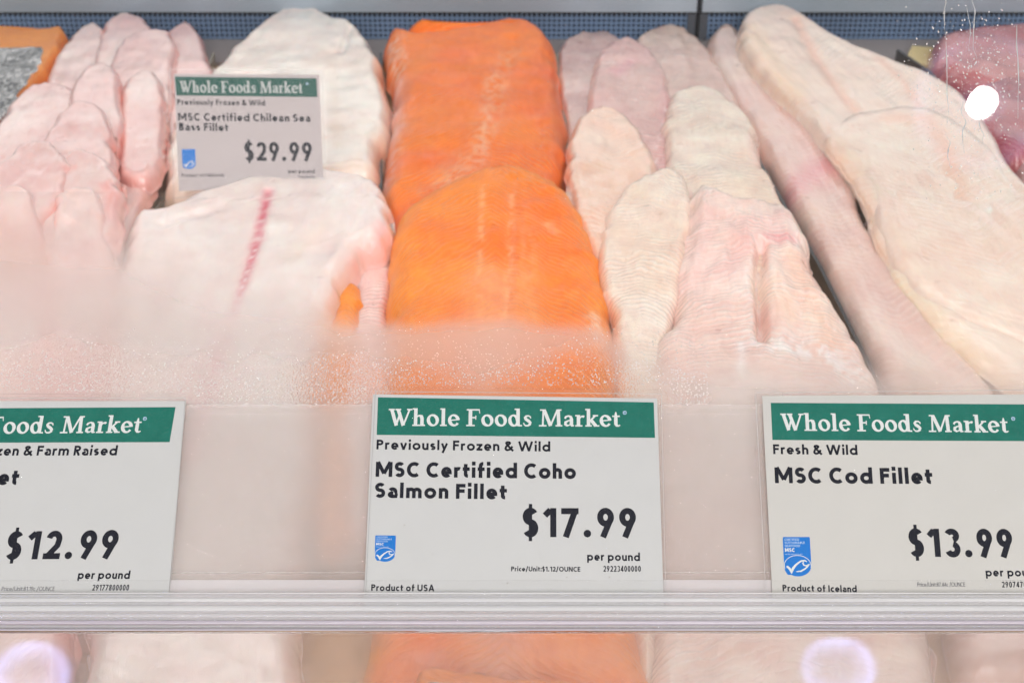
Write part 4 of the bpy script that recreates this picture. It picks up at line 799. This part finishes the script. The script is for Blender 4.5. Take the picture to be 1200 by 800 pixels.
def drops():
    V = []; F = []
    def dome(px, py, r, sy=1., hgt=.6):
        c = gl(at_glass(px, py, .0)); b0 = len(V); k = 8
        for j, (rr, hh) in enumerate(((1, 0), (.8, .55), (.45, .88))):
            for i in range(k):
                a = 2*math.pi*i/k; V.append(gw(c[0]+r*rr*math.cos(a), c[1]+r*sy*rr*math.sin(a), .0008+r*hgt*hh))
        V.append(gw(c[0], c[1], .0008+r*hgt))
        for j in range(2):
            for i in range(k): a = b0+j*k+i; b_ = b0+j*k+(i+1) % k; F.append((a, b_, b_+k, a+k))
        for i in range(k): F.append((b0+2*k+i, b0+2*k+(i+1) % k, b0+3*k))
    def ok(px, py): return not ((430 < px < 785 and py > 452) or (px > 872 and py > 448) or (px < 228 and py > 460))
    n = 0
    while n < 3200:                                # beads in the mist just above the rail
        px = random.uniform(0, 830); py = 474-abs(random.gauss(0, 36))
        if py < 385 or not ok(px, py): continue
        if 130 < px < 380 and random.random() < .35: continue
        dome(px, py, random.choice((.00013, .00018, .00024, .0003)), random.uniform(.8, 1.3)); n += 1
    for _ in range(1000):                           # splashes and runs in the upper right
        px = random.gauss(1140, 45); py = abs(random.gauss(0, 110))+random.uniform(0, 60)
        if 1050 < px < 1215 and py < 235: dome(px, py, random.choice((.00010, .00014, .0002, .00034)), random.uniform(.8, 1.8))
    for _ in range(120): dome(random.uniform(0, 1200), random.uniform(0, 450), random.uniform(.00008, .0002))
    for _ in range(60): dome(random.uniform(230, 425), random.uniform(480, 560), random.uniform(.0001, .0002))
    o = mesh('water_drops', V, F, M['drop'], None, True); tag(o, 'tiny water beads on the glass above the rail and in its upper right corner', 'water drops', kind='stuff')
    # runs of water
    for k, (x, ya, yb, wd, lb) in enumerate(((1106, -8, 45, .00028, 'crooked run of water on the glass, leftmost of those over the grille'), (1139, 0, 70, .00022, 'run of water on the glass right of the crooked one, over the grille'), (1107, 50, 150, .0002, 'long faint run of water down the glass over the cod edge'),
            (1190, 30, 140, .0002, 'run of water on the glass nearest the right edge'), (1128, 120, 180, .00022, 'short run of water on the glass left of the lamp glint'), (1148, 140, 170, .0002, 'short run of water on the glass just below the lamp glint'), (1133, 10, 60, .00016, 'thin run of water between two wider ones over the grille'), (1110, 160, 200, .0002, 'lowest run of water on the glass over the cod'))):
        V = []; F = []; n = 26; wd *= 1.5; nzx = Noise(300+k)
        for i in range(n):
            t = i/(n-1); c = gl(at_glass(x+3.2*float(nzx(np.array(t*5.), np.array(.3)))+3*t, ya+(yb-ya)*t)); w_ = wd*(.5+.8*abs(float(nzx(np.array(t*9.), np.array(2.3)))))*(.3+.7*math.sin(math.pi*min(1, t*1.1+.1)))
            for a in (-1, -.5, 0, .5, 1): V.append(gw(c[0]+a*w_, c[1], .0006+w_*.7*(1-a*a)))
        for i in range(n-1):
            for j in range(4): q = i*5+j; F.append((q, q+1, q+6, q+5))
        o = mesh('water_run', V, F, M['drop'], None, True); tag(o, lb, 'water run', 'runs of water on the glass')
M['drop'] = principled('water', (.97, .97, .97), .04, Transmission_Weight=.55, IOR=1.33)
drops()

# ------------------------------------------------------------------ shop lamps overhead, seen only as reflections in the glass
def emit(name, col, st):
    m, nt, out = newmat(name); e = N(nt, 'ShaderNodeEmission'); e.inputs[0].default_value = (*col, 1)
    a = N(nt, 'ShaderNodeAttribute'); a.attribute_name = 'glow'; nt.links.new(mth(nt, 'MULTIPLY', a.outputs['Fac'], st), e.inputs[1])
    m.cycles.emission_sampling = 'NONE'; nt.links.new(e.outputs[0], out.inputs[0]); return m
M['lamp_core'] = emit('lamp_core', (1, .97, .94), 70.); M['lamp_diffuser'] = emit('lamp_diffuser', (.38, .47, 1.0), 8.); M['lamp_halo'] = emit('lamp_halo', (.55, .57, 1.0), 3.2)
M['lamp_shell'] = principled('lamp_shell', (.3, .3, .32), .5)
def lamp(px, py, dist, r_core, r_in, r_out, label, mats, sq=1.0):
    p = at_glass(px, py); d = p-CAM; d = d/np.linalg.norm(d); rdir = d-2*(d@GN)*GN; c = p+rdir*dist
    x_ = np.array([1., 0, 0]); nrm = -rdir; y_ = np.cross(nrm, x_); y_ /= np.linalg.norm(y_); x_ = np.cross(y_, nrm)
    root = empty('shop_lamp', c); tag(root, label, 'lamp', 'shop lamps above the case')
    def disc(nm, R_, z, mat, prof, nzs):
        V = []; F = []; G = []; k = 64; nr = 28; nzz = Noise(nzs)
        for j in range(nr+1):
            for i in range(k):
                a = 2*math.pi*i/k; t = j/nr; V.append(c+x_*R_*t*math.cos(a)+y_*R_*t*sq*math.sin(a)+nrm*z)
                nn_ = float(nzz.fbm(np.array(4+2.2*t*math.cos(a)), np.array(4+2.2*t*math.sin(a)), 3)); G.append(max(0, np.interp(t+.05*nn_, *prof)*(1+.7*nn_)))
        for j in range(nr):
            for i in range(k): a = j*k+i; b_ = j*k+(i+1) % k; F.append((a, a+k, b_+k, b_))
        o = mesh(nm, V, F, M[mat], root); at = o.data.attributes.new('glow', 'FLOAT', 'POINT'); at.data.foreach_set('value', G)
        return o
    if r_core: disc('bulb', r_core, .004, 'lamp_core', ([0, 1.2], [1, 1]), 1); disc('diffuser', r_out, 0, 'lamp_halo', ([0, .18, .35, .62, .78, .86, .93, 1], [.9, .5, .12, .10, .30, .42, .12, 0]), 5)
    else: disc('diffuser', r_out, 0, 'lamp_diffuser', ([0, .35, .6, .78, .88, 1], [.22, .25, .6, 1, .7, 0]), int(px))
    b = MB(); k = 32; poly = [c+x_*(r_out+.004)*math.cos(2*math.pi*i/k)+y_*(r_out+.004)*sq*math.sin(2*math.pi*i/k)-nrm*.01 for i in range(k)]; b.prism(poly, -nrm*.06); b.build('housing', M['lamp_shell'], root)
lamp(1153, 118, 1.2, .0170, .070, .092, 'round shop lamp whose white core glints in the upper right of the glass', ('lamp_core', 'lamp_faint', 'lamp_shell'))
lamp(984, 782, 1.3, 0, .030, .050, 'round shop lamp mirrored under the rail below the ivory price card', ('lamp_core', 'lamp_ring', 'lamp_dim'), .9)
lamp(36, 790, 1.3, 0, .028, .050, 'round shop lamp mirrored under the rail in the lower left corner', ('lamp_core', 'lamp_ring', 'lamp_dim'), .9)
